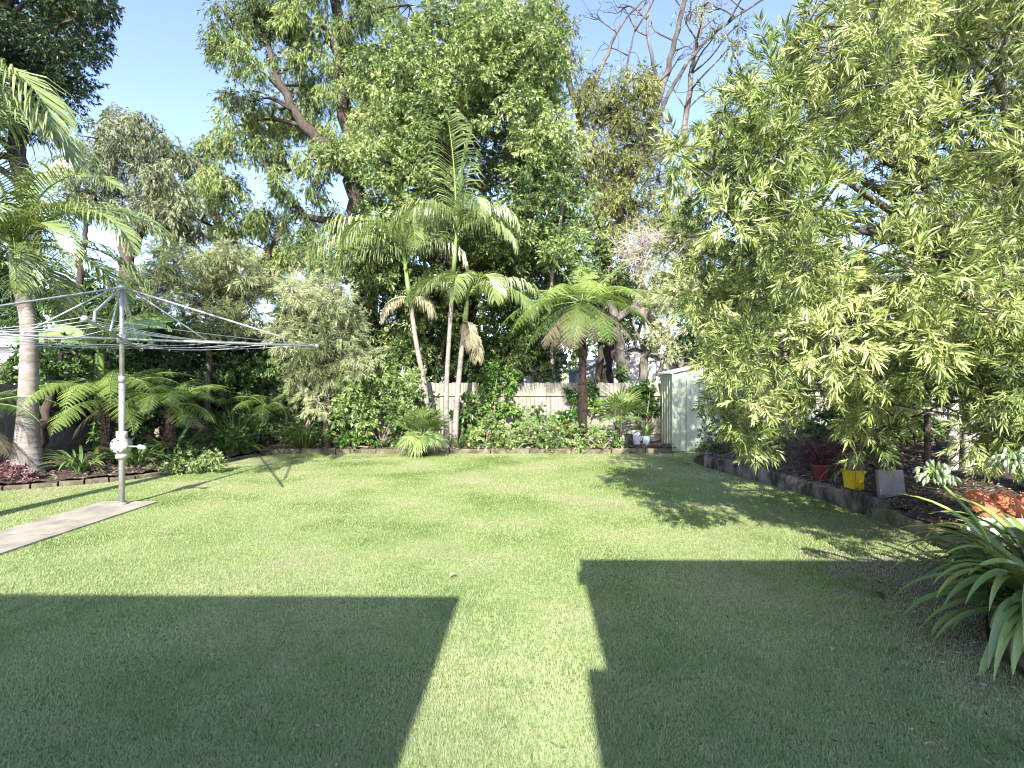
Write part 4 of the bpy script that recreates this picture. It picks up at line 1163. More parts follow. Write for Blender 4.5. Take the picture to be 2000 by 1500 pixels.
# ------------------------------------------------------------------ ferns
def fern_frond(mb, o, az, el, L, bend, pl=0.32, tint=0.5, k=26, m=12, mat=0, stem=0.18):
    pts, d, side = rach(np.array(o, float), az, el, L, bend, k)
    tube(mb, pts, [0.012, 0.008, 0.003], 5, tint=tint, mat=1)
    i0 = int(k * stem)
    nr = np.cross(side, d)
    for s in (-1, 1):
        idx = np.arange(i0, k)
        t = (idx - i0) / (k - i0)
        l = pl * np.clip(1.05 * (1 - t ** 2.4) * (0.5 + 0.5 * np.clip(t / 0.3, 0, 1)), 0.05, 1)
        n = len(idx)
        dp = nrm(side * s * 0.92 + d[idx] * 0.4 + np.array([0, 0, -0.22]) + rng.normal(0, 0.06, (n, 3)))
        tau = (np.arange(m) + 0.6) / m
        q = pts[idx][:, None] + dp[:, None] * (l[:, None] * tau)[..., None] + np.array([0, 0, -1.0]) * (l[:, None] * tau ** 2 * 0.16)[..., None]
        ln = (np.minimum(l * 0.26, 0.78 * L / k)[:, None] * (1 - tau ** 1.8 * 0.8))
        for s2 in (-1, 1):
            pd = nrm(d[idx][:, None] * s2 * 0.9 + dp[:, None] * 0.5 + np.zeros((1, m, 1)))
            p2 = q.reshape(-1, 3); ax = pd.reshape(-1, 3); L2 = ln.ravel()[:, None]
            W = (l[:, None] / m * 0.66 + np.zeros((1, m))).ravel()[:, None] * np.clip(1, 0, 1)
            sd = np.repeat(dp, m, 0)
            v = np.stack([p2 - sd * W / 2, p2 + ax * L2 * 0.6 - sd * W * 0.2, p2 + ax * L2 + sd * W * 0.25, p2 + sd * W / 2], 1).reshape(-1, 3)
            tt = np.clip(tint + rng.normal(0, 0.07, n), 0, 1)
            mb.add(v, np.arange(len(v)).reshape(-1, 4), tint=np.repeat(np.repeat(tt, m), 4), mat=mat)


def fern(label, base, top, r, fronds, name='tree_fern', group='tree ferns', tint=0.5, pl=0.32, dead=(), k=26, deadmat='deadfern'):
    t = thing(name, label, 'fern', base, group)
    mb = MB()
    p = smooth_path([base, (np.array(base) + top) / 2 + rng.normal(0, 0.02, 3), top], 8)
    tube(mb, p, [r * 1.2, r, r * 1.05], 10, rough=0.14)
    for j in range(int(60 * np.linalg.norm(np.array(top) - base))):
        i = random.randint(0, len(p) - 1); u = nrm(np.array([random.gauss(0, 1), random.gauss(0, 1), 0]))
        a = p[i] + u * r; tube(mb, [a, a + u * 0.05 + [0, 0, .05]], [0.012, 0.004], 4)
    mb.build('trunk', M['fernbark'], t)
    for f in fronds:
        az, el, L, bend = f[:4]; kw = f[4] if len(f) > 4 else {}
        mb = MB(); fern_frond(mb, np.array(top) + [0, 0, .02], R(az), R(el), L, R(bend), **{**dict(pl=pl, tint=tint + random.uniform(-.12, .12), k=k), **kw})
        mb.build('frond', [M['fern'], M['stalk']], t)
    for az, el, L, bend in dead:
        mb = MB(); fern_frond(mb, np.array(top) - [0, 0, .05], R(az), R(el), L, R(bend), pl=pl * .9, tint=0.5 + random.uniform(-.2, .3))
        mb.build('withered_frond', [M[deadmat], M['deadmass']], t)
    return t


b = P(1140, 860, 12.2); b[2] = 0.1
top = P(1137, 592, 12.2)
fern('spreading lime green tree fern with dark trunk in the middle of the fence', b, top, 0.085,
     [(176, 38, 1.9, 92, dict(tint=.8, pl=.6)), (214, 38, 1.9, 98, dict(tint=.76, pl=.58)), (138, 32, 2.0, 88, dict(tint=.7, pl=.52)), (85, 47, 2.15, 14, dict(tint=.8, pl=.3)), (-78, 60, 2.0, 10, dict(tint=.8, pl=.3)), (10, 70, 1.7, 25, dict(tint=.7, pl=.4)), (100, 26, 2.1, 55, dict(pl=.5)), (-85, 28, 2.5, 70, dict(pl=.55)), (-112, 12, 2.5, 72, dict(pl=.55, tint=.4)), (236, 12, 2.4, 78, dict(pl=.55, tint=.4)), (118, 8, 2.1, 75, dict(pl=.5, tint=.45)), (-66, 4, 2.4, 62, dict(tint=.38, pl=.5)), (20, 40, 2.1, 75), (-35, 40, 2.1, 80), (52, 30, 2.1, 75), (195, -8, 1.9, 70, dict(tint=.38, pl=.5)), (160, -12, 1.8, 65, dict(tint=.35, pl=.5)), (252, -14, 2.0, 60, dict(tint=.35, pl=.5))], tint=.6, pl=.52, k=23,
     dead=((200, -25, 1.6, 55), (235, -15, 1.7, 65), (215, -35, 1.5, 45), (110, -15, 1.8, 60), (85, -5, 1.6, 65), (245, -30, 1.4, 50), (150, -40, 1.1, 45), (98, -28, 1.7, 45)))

b = np.array([-7.6, 9.6, 0.1]); top = np.array([-7.55, 9.55, 1.25])
fern('bright tree fern hanging over the left bed behind the hoist mast', b, top, 0.1,
     [(165, 50, 1.7, 125, dict(tint=.7)), (140, 55, 1.75, 125, dict(tint=.62)), (195, 50, 1.7, 125, dict(tint=.65)), (115, 55, 1.7, 115, dict(tint=.55)), (90, 50, 1.6, 85), (60, 55, 1.6, 80), (220, 50, 1.5, 95), (250, 45, 1.5, 90), (20, 60, 1.5, 75), (-30, 60, 1.5, 75), (-70, 50, 1.5, 80), (125, 15, 1.5, 85, dict(tint=.6)), (180, 12, 1.4, 80, dict(tint=.55))], tint=.5, pl=.36, dead=((235, -30, 0.9, 50),))
b = np.array([-6.6, 9.9, 0.1]); top = np.array([-6.55, 9.85, 1.15])
fern('bright tree fern between the hoist mast and the grevillea', b, top, 0.09,
     [(170, 50, 1.25, 125, dict(tint=.7)), (145, 52, 1.33, 120, dict(tint=.6)), (110, 48, 1.25, 95, dict(tint=.58)), (85, 52, 1.25, 85), (200, 45, 1.09, 100), (235, 48, 1.09, 95), (45, 55, 1.17, 80), (0, 62, 1.17, 75), (-50, 55, 1.5, 80), (130, 10, 1.01, 80), (100, 20, 1.09, 85), (160, 65, 1.09, 100)], tint=.5, pl=.34, dead=((95, 0, 0.78, 70),))
b = np.array([-8.75, 8.15, 0.1]); top = np.array([-8.7, 8.15, 1.1])
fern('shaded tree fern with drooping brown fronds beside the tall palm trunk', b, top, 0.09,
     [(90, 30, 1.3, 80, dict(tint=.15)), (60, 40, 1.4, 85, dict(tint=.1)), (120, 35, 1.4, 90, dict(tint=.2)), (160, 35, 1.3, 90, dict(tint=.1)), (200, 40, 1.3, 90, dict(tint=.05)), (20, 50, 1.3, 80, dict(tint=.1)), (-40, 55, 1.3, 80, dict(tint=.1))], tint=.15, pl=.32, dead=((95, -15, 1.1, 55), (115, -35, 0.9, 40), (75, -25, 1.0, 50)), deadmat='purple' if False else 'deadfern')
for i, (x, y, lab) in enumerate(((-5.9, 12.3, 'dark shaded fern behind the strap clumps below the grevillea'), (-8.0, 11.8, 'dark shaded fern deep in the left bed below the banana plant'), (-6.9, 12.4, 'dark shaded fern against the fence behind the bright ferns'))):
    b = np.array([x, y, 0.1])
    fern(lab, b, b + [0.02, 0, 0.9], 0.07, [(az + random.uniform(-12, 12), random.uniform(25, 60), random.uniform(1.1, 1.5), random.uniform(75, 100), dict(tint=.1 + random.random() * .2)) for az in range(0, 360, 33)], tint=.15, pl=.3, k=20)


# ------------------------------------------------------------------ banana plant
def banana():
    b = P(195, 880, 10.9); b[2] = 0.1
    t = thing('banana_plant', 'banana plant with broad torn pale leaves behind the hoist arms', 'plant', b)
    mb = MB(); top = b + [0, 0, 2.15]
    tube(mb, [b, b + [0, 0, .8], top], [0.14, 0.11, 0.08], 10); mb.build('stem', M['stalk'], t, smooth=True)
    for az, el, L, bend in ((95, 62, 1.9, 95), (110, 45, 1.8, 80), (60, 65, 1.9, 80), (150, 55, 1.6, 100), (-80, 60, 1.7, 90), (20, 70, 1.8, 70), (-120, 50, 1.5, 85), (80, 82, 1.7, 30)):
        mb = MB(); k = 22
        pts, d, side = rach(top, R(az), R(el), L, R(bend), k)
        tube(mb, pts, [0.025, 0.012, 0.004], 5, mat=1)
        nr = np.cross(side, d)
        tt = np.linspace(0, 1, k + 1); w = 0.24 * np.clip(np.sin(np.pi * np.clip((tt - 0.12) / 0.9, 0, 1)), 0, 1) ** 0.6
        for s in (-1, 1):
            tear = [False] * (k + 1)
            j = 3
            while j < k:
                j2 = min(k, j + random.randint(2, 4))
                shift = random.gauss(0, 0.05); dro = random.uniform(0.0, 0.3)
                e = [pts[i] + (side * s * 0.6 + nr[i] * 0.1 + np.array([0, 0, -0.75 - dro])) * w[i] * 1.15 + d[i] * (w[i] * .3 + shift) for i in range(j, j2 + 1)]
                v = [*pts[j:j2 + 1], *e]; n = j2 - j + 1
                mb.add(v, [[i, i + 1, n + i + 1, n + i] for i in range(n - 1)], tint=np.clip(0.7 + random.gauss(0, .12), 0, 1))
                j = j2
        mb.build('leaf', [M['banana'], M['stalk']], t, smooth=True)


banana()


UND = dict(dens=520, nsub=11, subr=0.42, squash=0.85, out=0.8, down=0.3, slen=0.22, N=11, L=0.12, W=0.05, ang=1.1)
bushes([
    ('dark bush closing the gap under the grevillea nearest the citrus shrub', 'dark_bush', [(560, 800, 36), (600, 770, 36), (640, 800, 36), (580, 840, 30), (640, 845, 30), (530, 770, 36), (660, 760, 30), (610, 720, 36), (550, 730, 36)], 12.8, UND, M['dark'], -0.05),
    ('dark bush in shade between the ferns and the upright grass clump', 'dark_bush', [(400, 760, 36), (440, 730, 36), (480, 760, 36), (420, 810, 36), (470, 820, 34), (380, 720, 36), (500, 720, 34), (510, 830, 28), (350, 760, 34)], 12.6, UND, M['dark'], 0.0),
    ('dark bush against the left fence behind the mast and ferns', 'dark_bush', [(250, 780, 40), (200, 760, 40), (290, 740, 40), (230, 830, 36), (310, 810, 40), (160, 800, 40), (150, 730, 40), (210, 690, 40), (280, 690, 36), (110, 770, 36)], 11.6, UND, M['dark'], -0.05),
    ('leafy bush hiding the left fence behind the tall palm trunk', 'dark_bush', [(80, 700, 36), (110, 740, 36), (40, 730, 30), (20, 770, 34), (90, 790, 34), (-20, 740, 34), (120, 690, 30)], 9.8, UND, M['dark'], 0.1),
    ('dark bush behind the pots under the middle of the bottlebrush', 'dark_bush', [(1650, 830, 34), (1700, 810, 36), (1750, 840, 36), (1800, 860, 34), (1680, 780, 36), (1740, 790, 34), (1600, 850, 28), (1780, 810, 30)], 8.7, UND, M['dark'], -0.05),
    ('leafy tree filling the gap between the laurel and the bare gum', 'green_tree', [(1105, 510, 34), (1150, 545, 36), (1185, 500, 34), (1130, 590, 36), (1190, 590, 34), (1090, 560, 34), (1160, 640, 30), (1215, 545, 28), (1225, 640, 26)], 15.6, dict(UND, dens=380), M['camphor'], -0.05),
    ('dark leafy bush over the back fence between the palms and the tree fern', 'dark_bush', [(930, 660, 34), (970, 690, 34), (1010, 640, 36), (1050, 690, 34), (990, 600, 36), (1090, 650, 34), (1070, 720, 26), (920, 710, 30), (1130, 680, 22)], 14.3, UND, M['dark'], 0.0),
    ('dark shrub against the fence between the citrus shrub and the palms', 'dark_bush', [(830, 720, 26), (850, 690, 28), (800, 690, 30), (870, 650, 30), (820, 650, 30)], 13.9, UND, M['dark'], -0.05),
    ('dark bush at the right of the weathered posts', 'dark_bush', [(1940, 850, 36), (1980, 820, 40), (2030, 850, 44), (1930, 800, 36), (2060, 790, 50)], 7.2, UND, M['dark'], 0.05),
])

# ------------------------------------------------------------------ shrubs in the beds
SHRUB = dict(dens=900, nsub=10, subr=0.38, squash=0.8, out=0.9, down=0.1, slen=0.13, N=10, L=0.075, W=0.04, ang=1.1)


def shrub(name, label, cl, base, spec, mat, flowers=None, group=None, tint=0.0, cat='shrub'):
    base = np.array(base, float)
    t = thing(name, label, cat, base, group)
    mb = MB()
    for c, r in cl:
        limb(mb, base + rng.normal(0, .04, 3) * [1, 1, 0], c, 0.018, 0.008, n=5)
    mb.build('stems', M['twig'], t)
    fm = MB(); foliage(fm, cl, spec, tint); fm.build('foliage', mat, t)
    if flowers:
        mat2, n, size = flowers
        fl = MB()
        for k in range(n):
            c, r = random.choice(cl)
            d = nrm(np.array([random.gauss(0, .7), random.gauss(-.8, .5), random.uniform(0, 1)]))
            q = c + d * r * 1.1
            m = 9
            sprays(fl, np.array([q]), np.array([d]), 0.02, m, size, size * .7, 1.2, np.array([random.random()]))
        fl.build('flowers', M[mat2], t)
    return t


def low(lst, d, j=0.25):
    return pc(lst, d, j)


b = P(745, 882, 12.2); b[2] = .1
shrub('citrus_shrub', 'rounded glossy green citrus shrub left of the slender palms', low([(700, 760, 34), (745, 740, 38), (790, 760, 34), (680, 800, 30), (730, 800, 38), (785, 805, 34), (815, 790, 24), (750, 700, 24), (700, 845, 26), (690, 720, 20), (770, 850, 26), (820, 740, 18)], 12.1, .35), b, dict(SHRUB, dens=1000, L=0.085, W=0.045), M['citrus'], tint=.12)
b = P(690, 888, 11.95); b[2] = .1
shrub('flower_shrub', 'straggly yellow green plant under the citrus shrub', low([(680, 860, 18), (710, 850, 18), (660, 850, 14), (730, 870, 12), (690, 880, 12)], 11.95, .1), b, SHRUB, M['ivy'], ('red', 6, .03), tint=.15)
hed = 'flowering shrubs along the back bed'
for lab, lst, fl, tint in (
        ('leafy shrub with small red flowers right of the slender palms', [(935, 850, 20), (960, 830, 22), (945, 870, 16), (975, 860, 20), (925, 870, 12)], ('red', 5, .04), .05),
        ('light green flowering shrub in the middle of the back bed', [(1000, 850, 24), (1030, 835, 24), (1020, 868, 18), (1050, 860, 22), (990, 872, 14)], ('white_petal', 4, .04), .2),
        ('light green shrub with orange flowers below the tree fern trunk', [(1075, 850, 22), (1095, 840, 18), (1090, 868, 16), (1065, 868, 14), (1105, 860, 12)], ('red', 4, .04), .2),
        ('round grey green shrub left of the pots by the shed', [(1140, 860, 20), (1165, 845, 20), (1180, 862, 20), (1205, 850, 16), (1160, 876, 12), (1210, 866, 12)], None, .12)):
    xs = np.mean([q[0] for q in lst]); b = P(xs, 890, 11.95); b[2] = .1
    shrub('flower_shrub', lab, low(lst, 11.95, .12), b, dict(SHRUB, dens=1150, L=.06, W=.036), M['citrus'], fl, hed, tint)
b = P(930, 870, 12.8); b[2] = .1
shrub('leafy_plant', 'broad leaved dark plant right of the grey palm trunk', low([(900, 810, 22), (920, 790, 20), (940, 820, 22), (905, 840, 18), (930, 845, 16)], 12.6, .15), b, dict(SHRUB, dens=420, L=.16, W=.10), M['citrus'])
b = P(970, 870, 13.0); b[2] = .1
shrub('climbing_plant', 'lime green climber growing up the back fence', low([(960, 740, 20), (975, 720, 18), (950, 770, 16), (985, 760, 16), (965, 800, 18), (990, 800, 14), (1000, 735, 14), (975, 840, 14)], 13.05, .06), b, dict(SHRUB, dens=650, L=.09, W=.06), M['ivy'], tint=.25)
b = P(1120, 870, 13.0); b[2] = .1
shrub('climbing_plant', 'dark green climber on the fence beside the tree fern trunk', low([(1110, 800, 16), (1115, 770, 14), (1155, 760, 16), (1120, 830, 16), (1105, 840, 14), (1160, 790, 12)], 13.05, .06), b, dict(SHRUB, dens=700, L=.09, W=.07), M['ivy'], tint=-.05)
b = P(1050, 880, 12.9); b[2] = .1
shrub('leafy_plant', 'shady ferny plants below the fence rail in the middle', low([(1030, 815, 16), (1050, 800, 12), (1075, 820, 16), (1010, 825, 14), (1095, 815, 12)], 12.8, .1), b, dict(SHRUB, dens=700), M['ivy'], ('white_petal', 3, .06))
b = P(1262, 780, 13.15); b[2] = .1
shrub('climbing_plant', 'dark ivy on the fence beside the green shed', low([(1250, 775, 18), (1270, 760, 16), (1275, 790, 16), (1255, 800, 12), (1240, 760, 12)], 13.1, .05), b, dict(SHRUB, dens=800, L=.08, W=.06), M['ivy'], tint=-.15)
# low things in the shady left bed
for lab, x, d, lst, mat, fl, tint in (
        ('small bright leaved plant at the corner of the left and back beds', 445, 11.0, [(430, 860, 20), (455, 850, 18), (475, 868, 16), (440, 880, 12)], 'ivy', None, .1),
        ('low dark plant in front of the bright ferns', 350, 9.6, [(340, 900, 20), (370, 890, 20), (320, 905, 16)], 'dark', None, .1),
        ('yellowish ground cover plant at the lawn edge behind the hoist', 340, 9.1, [(310, 925, 12), (345, 915, 12), (380, 905, 11), (415, 898, 10), (290, 932, 10)], 'strap', None, .3)):
    b = P(x, 930, d); b[2] = .08
    shrub('leafy_plant', lab, low(lst, d, .1), b, SHRUB, M[mat], fl, None, tint)
b = P(35, 950, 8.0); b[2] = .08
shrub('pink_plant', 'pink and purple leaved plant at the foot of the tall palm', low([(10, 935, 20), (40, 930, 18), (62, 942, 14), (-15, 925, 20)], 8.0, .1), b, SHRUB, M['pink'], None)
b = np.array([-7.3, 4.6, 0.0])
shrub('round_shrub', 'low shrub beside the path just outside the left edge', [(b + [0, 0, .5], .5), (b + [-.6, .1, .6], .55), (b + [.5, 0, .35], .35), (b + [-.2, .2, 1.0], .45), (b + [-1.0, 0, .9], .5)], b, dict(SHRUB, dens=500), M['dark'])
# right bed
b = np.array([4.35, 10.2, .2])
shrub('garden_shrub', 'dark straggly shrub at the far corner of the retaining wall', low([(1375, 850, 18), (1395, 820, 20), (1420, 860, 20), (1400, 880, 18), (1380, 885, 14), (1440, 840, 20), (1450, 880, 16)], 10.3, .25), b, dict(SHRUB, dens=700, L=.06, W=.03), M['dark'], ('white_petal', 5, .03), None, .12)
b = np.array([5.4, 9.6, .4])
shrub('garden_shrub', 'mid green shrub behind the retaining wall under the bottlebrush', low([(1500, 820, 22), (1540, 800, 26), (1580, 820, 24), (1520, 850, 18), (1560, 770, 24), (1620, 800, 26), (1490, 780, 20)], 9.8, .4), b, dict(SHRUB, dens=700, L=.07, W=.035), M['dark'], None, None, .2)
b = np.array([7.6, 9.2, .7])
shrub('garden_shrub', 'dark shrub behind the weathered posts under the bottlebrush', low([(1760, 790, 36), (1800, 760, 40), (1850, 770, 34), (1900, 780, 40), (1720, 780, 34), (1960, 760, 44), (1880, 720, 34)], 9.3, .4), b, dict(SHRUB, dens=500, L=.08, W=.04), M['dark'], None, None, .05)
b = np.array([6.6, 3.9, .45])
shrub('garden_shrub', 'bright shrub at the right edge beside the terracotta tiles', [(P(2040, 800, 4.3), .35), (P(2080, 720, 4.4), .4), (P(2010, 860, 4.2), .18), (P(2100, 850, 4.3), .35)], P(2060, 980, 4.3), dict(SHRUB, dens=420, L=.09, W=.02, N=14), M['bottle'], None, None, .1)


# ------------------------------------------------------------------ fan palms
def fan_leaf(mb, o, az, el, stalk, rad, nseg=30, spread=260, tint=0.5, tilt=0.12, lean=0.0):
    pts, d, side = rach(np.array(o, float), az, el, stalk, R(18), 8)
    tube(mb, pts, [0.012, 0.007], 5, mat=1, tint=tint)
    hub = pts[-1]; f = d[-1]; nr = np.cross(side, f)
    f = nrm(f * math.cos(tilt) - nr * math.sin(tilt)); nr = np.cross(side, f)
    f, side = f * math.cos(lean) + side * math.sin(lean), side * math.cos(lean) - f * math.sin(lean)
    for k in range(nseg):
        a = R(-spread / 2 + spread * k / (nseg - 1)) + random.gauss(0, .03)
        u = f * math.cos(a) + side * math.sin(a)
        w = f * -math.sin(a) + side * math.cos(a)
        l = rad * (0.72 + 0.28 * math.cos(a * 0.6)) * random.uniform(.86, 1.08)
        hw = l * 0.5 * math.tan(R(spread / (nseg - 1) / 2)) * 0.95
        g = np.array([0, 0, -1.0])
        m = hub + u * l * 0.5 + nr * (0.03 + random.gauss(0, .012)); q = m + u * l * 0.32 + g * l * random.uniform(.02, .07); e = q + u * l * 0.16 + g * l * random.uniform(.06, .16)
        fold = nr * hw * 0.6
        v = [hub, m - w * hw, m + fold, m + w * hw, q - w * hw * .5, q + w * hw * .5, e]
        mb.add(v, [[1, 2, 5, 4]], [[0, 1, 2], [0, 2, 3], [2, 3, 5], [4, 5, 6]], tint=np.clip(tint + random.gauss(0, .1), 0, 1))


def fan_palm(label, base, h, leaves_, r=0.07):
    t = thing('fan_palm', label, 'palm', base, 'fan palms')
    mb = MB(); base = np.array(base); top = base + [0, 0, h]
    tube(mb, [base, (base + top) / 2, top], [r * 1.2, r, r * .9], 9, rough=.1); mb.build('trunk', M['fernbark'], t)
    for az, el, st, rr, tint, *x in leaves_:
        mb = MB(); fan_leaf(mb, top, R(az), R(el), st, rr, tint=tint, tilt=x[0] if x else 0.15, lean=x[1] if len(x) > 1 else random.gauss(0, .25)); mb.build('fan_leaf', [M['fan'], M['stalk']], t)


b = np.array([-1.95, 11.35, 0.0])
fan_palm('bushy dwarf fan palm spilling onto the lawn in front of the citrus', b, 0.28, [(170, 66, .5, .42, .5), (205, 62, .5, .42, .5), (140, 60, .5, .4, .35), (235, 60, .5, .4, .45), (110, 55, .45, .4, .3), (265, 50, .5, .4, .5), (80, 60, .5, .4, .3), (185, 40, .35, .4, .8, 1.2), (225, 35, .4, .4, .85, 1.1), (150, 35, .4, .38, .45, 1.1), (0, 75, .6, .42, .35), (-40, 70, .6, .4, .4), (40, 68, .6, .42, .3), (185, 80, .62, .42, .45), (120, 76, .55, .4, .3), (245, 76, .6, .4, .45), (115, 30, .4, .38, .25, 1.0), (250, 28, .42, .38, .6, 1.0), (200, 20, .3, .36, .9, 1.3), (165, 55, .3, .38, .6, .5), (215, 52, .3, .38, .55, .5)])
b = P(1205, 878, 12.5); b[2] = .1
fan_palm('pale fan palm with two big open leaves left of the shed', b, 0.45, [(165, 74, .6, .74, .85, .1, -.5), (150, 64, .5, .66, .75, .2, -.8), (200, 68, .5, .55, .4, .1, .5), (215, 45, .4, .42, .45, .6), (20, 70, .6, .55, .4, .1, .3), (250, 45, .5, .42, .35), (130, 40, .45, .42, .45, .7)])
b = P(1130, 885, 12.3); b[2] = .1
fan_palm('small low fan palm at the foot of the tree fern', b, 0.12, [(200, 50, .4, .32, .45, .4), (150, 55, .4, .32, .5, .4), (110, 40, .4, .32, .45), (240, 40, .4, .3, .4), (60, 55, .4, .3, .4), (0, 60, .4, .3, .4)], r=.04)


# ------------------------------------------------------------------ strap leaved clumps
def strap_leaves(mb, base, n, L, W, el0, el1, bend, spread, tint, tsd=.12, az_rng=(0, 360), K=9, power=1.3, tipcol=0.0):
    for k in range(n):
        az = R(random.uniform(*az_rng)); el = R(random.uniform(el0, el1)); l = L * random.uniform(.65, 1.15)
        o = np.array(base) + np.array([math.sin(az), math.cos(az), 0]) * spread * random.random() + np.array([random.gauss(0, spread * .3), random.gauss(0, spread * .3), 0])
        pts, d, side = rach(o, az, el, l, R(bend * random.uniform(.75, 1.25)), K, power)
        side = nrm(side + d * 0 + np.array([0, 0, random.gauss(0, .15)]))
        s = np.linspace(0, 1, K + 1); w = W * random.uniform(.8, 1.2) / 2 * np.clip(0.8 + 0.4 * s, 0, 1) * np.clip((1 - s) / .42, 0.02, 1) ** .75
        nr = np.cross(side, d)
        v = np.stack([pts - side * w[:, None] + nr * w[:, None] * .35, pts, pts + side * w[:, None] + nr * w[:, None] * .35], 1).reshape(-1, 3)
        q = []
        for i in range(K):
            q += [[3 * i, 3 * i + 1, 3 * i + 4, 3 * i + 3], [3 * i + 1, 3 * i + 2, 3 * i + 5, 3 * i + 4]]
        t = np.clip(tint + random.gauss(0, tsd), 0, 0.66)
        tv = np.full(K + 1, t)
        if random.random() < tipcol:
            i0 = random.randint(4, K - 1); tv[i0:] = np.clip(tv[i0:] + .35, 0, 1)
        mb.add(v, q, tint=np.repeat(tv, 3))


def strap_clump(name, label, base, n, L, W, el0, el1, bend, spread, mat, tint, cat='plant', group=None, **kw):
    mb = MB(); strap_leaves(mb, base, n, L, W, el0, el1, bend, spread, tint, **kw)
    o = mb.build(name, mat, origin=base, smooth=True)
    return tag(o, label, cat, group)


g = 'strap leaved clumps in the beds'
strap_clump('grass_clump', 'arching light green grass clump at the corner of the back bed', (-4.8, 11.95, .1), 150, 1.05, .016, 45, 88, 100, .16, M['strap'], .52, group=g)
strap_clump('grass_clump', 'upright dark green grass clump left of the arching clump', (-6.2, 11.4, .1), 120, 1.25, .018, 60, 88, 60, .16, M['strap'], .3, group=g)
strap_clump('strap_plant', 'dark strappy lily clump in the shade beside the hoist handle', (-6.75, 10.3, .1), 70, .95, .045, 40, 85, 85, .2, M['agap'], .2, group=g)
strap_clump('strap_plant', 'dark lily clump below the ferns behind the hoist mast', (-6.9, 9.35, .1), 55, .85, .045, 40, 85, 85, .18, M['agap'], .18, group=g)
strap_clump('strap_plant', 'strappy lily between the tall palm and the hoist mast', (-7.35, 8.75, .1), 36, .75, .045, 35, 80, 85, .14, M['agap'], .28, group=g)
strap_clump('strap_plant', 'dark lily clump along the shaded edge below the grass clumps', (-6.05, 11.0, .1), 50, .75, .04, 40, 85, 85, .16, M['agap'], .22, group=g)
strap_clump('spiky_plant', 'small spiky plant between the palm trunks and the shrubs', (-1.25, 11.95, .1), 40, .5, .02, 40, 85, 40, .05, M['strap'], .45)


def agapanthus():
    b = np.array([3.27, 3.15, .19])
    t = thing('agapanthus', 'big agapanthus clump with long strap leaves and drooping seed heads at bottom right', 'plant', b)
    mb = MB()
    strap_leaves(mb, b, 105, .9, .056, 35, 85, 118, .15, .42, tipcol=.07, K=12)
    strap_leaves(mb, b + [.45, .35, 0], 65, .92, .05, 40, 85, 105, .16, .40, tipcol=.1, K=12)
    strap_leaves(mb, b + [-.05, -.1, 0], 48, .78, .052, 10, 60, 95, .12, .42, az_rng=(170, 310), tipcol=.12, K=12)
    mb.build('leaves', M['agap'], t, smooth=True)
    for (hx, hy, hd), foot, rad in (((1826, 925, 3.3), b + [-.1, .1, 0], .125), ((1985, 900, 3.15), b + [.2, .1, 0], .14), ((2035, 860, 3.5), b + [.5, .3, 0], .13)):
        e = P(hx, hy, hd)
        mb = MB(); p = smooth_path([foot, foot + (e - foot) * .5 + [.06, 0, .06], e - [0, 0, .02]], 8)
        tube(mb, p, [.012, .010], 8); s = mb.build('flower_stalk', M['stalk'], t, smooth=True)
        mb = MB(); n = 75
        d = sph(n); d[:, 2] = np.abs(d[:, 2]) * 1.1 - .25
        d = nrm(d)
        for k in range(n):
            tip = e + d[k] * rad * random.uniform(.45, .85) + [0, 0, -.1 * rad]
            tube(mb, [e, (e + tip) / 2 + [0, 0, .015], tip], .0018, 3, mat=1, cap=False)
            m = 1
            pd = nrm(np.array([d[k][0] * .5, d[k][1] * .5, -1.0]) + rng.normal(0, .2, 3))
            l = random.uniform(.035, .05)
            tube(mb, [tip, tip + pd * l * .3, tip + pd * l * .7, tip + pd * l], [.003, .0085, .0085, .002], 6, tint=random.random())
        mb.build('seed_head', [M['seed'], M['stalk']], s)


agapanthus()


# ------------------------------------------------------------------ pots and odds and ends
def lathe(mb, c, prof, n=20, mat=0):
    c = np.array(c, float)
    tube(mb, [c + [0, 0, z] for r, z in prof], np.array([r for r, z in prof]), n, mat=mat, cap=False)


def pot(name, label, c, r, h, mat, plant=None, group='plant pots'):
    t = thing(name, label, 'pot', c, group)
    mb = MB()
    lathe(mb, c, [(0.001, 0), (r * .72, 0), (r * .98, h * .86), (r * 1.1, h * .86), (r * 1.1, h), (r * .93, h), (r * .88, h * .88), (.001, h * .85)])
    mb.build('pot_body', mat, t)
    mb = MB(); lathe(mb, np.array(c) + [0, 0, h * .87], [(.001, .012), (r * .86, .012), (r * .86, 0)]); mb.build('potting_soil', M['soil'], t)
    return t


def square_pot(label, c, s, h, mat):
    t = thing('flower_pot', label, 'pot', c, 'plant pots')
    mb = MB(); c = np.array(c)
    def ring(w, z):
        return [[c[0] + sx * w, c[1] + sy * w, c[2] + z] for sx, sy in ((-1, -1), (1, -1), (1, 1), (-1, 1))]
    rs = [ring(s * .38, 0), ring(s * .47, h * .88), ring(s * .53, h * .88), ring(s * .53, h), ring(s * .46, h), ring(s * .42, h * .8)]
    v = [p for q in rs for p in q]; q = [[0, 3, 2, 1]] + [[i * 4 + j, i * 4 + (j + 1) % 4, i * 4 + 4 + (j + 1) % 4, i * 4 + 4 + j] for i in range(5) for j in range(4)] + [[20, 21, 22, 23]]
    mb.add(v, q)
    for k in range(7):
        box(mb, (c[0] - s * .36 + s * .12 * k, c[1] - s * .44, c[2] + h * .45), (.008, .02, h * .8), rx=-R(6))
    mb.build('pot_body', mat, t)
    return t


def hz(x, y):
    return float(h_right(np.array([x]), np.array([y]))[0])


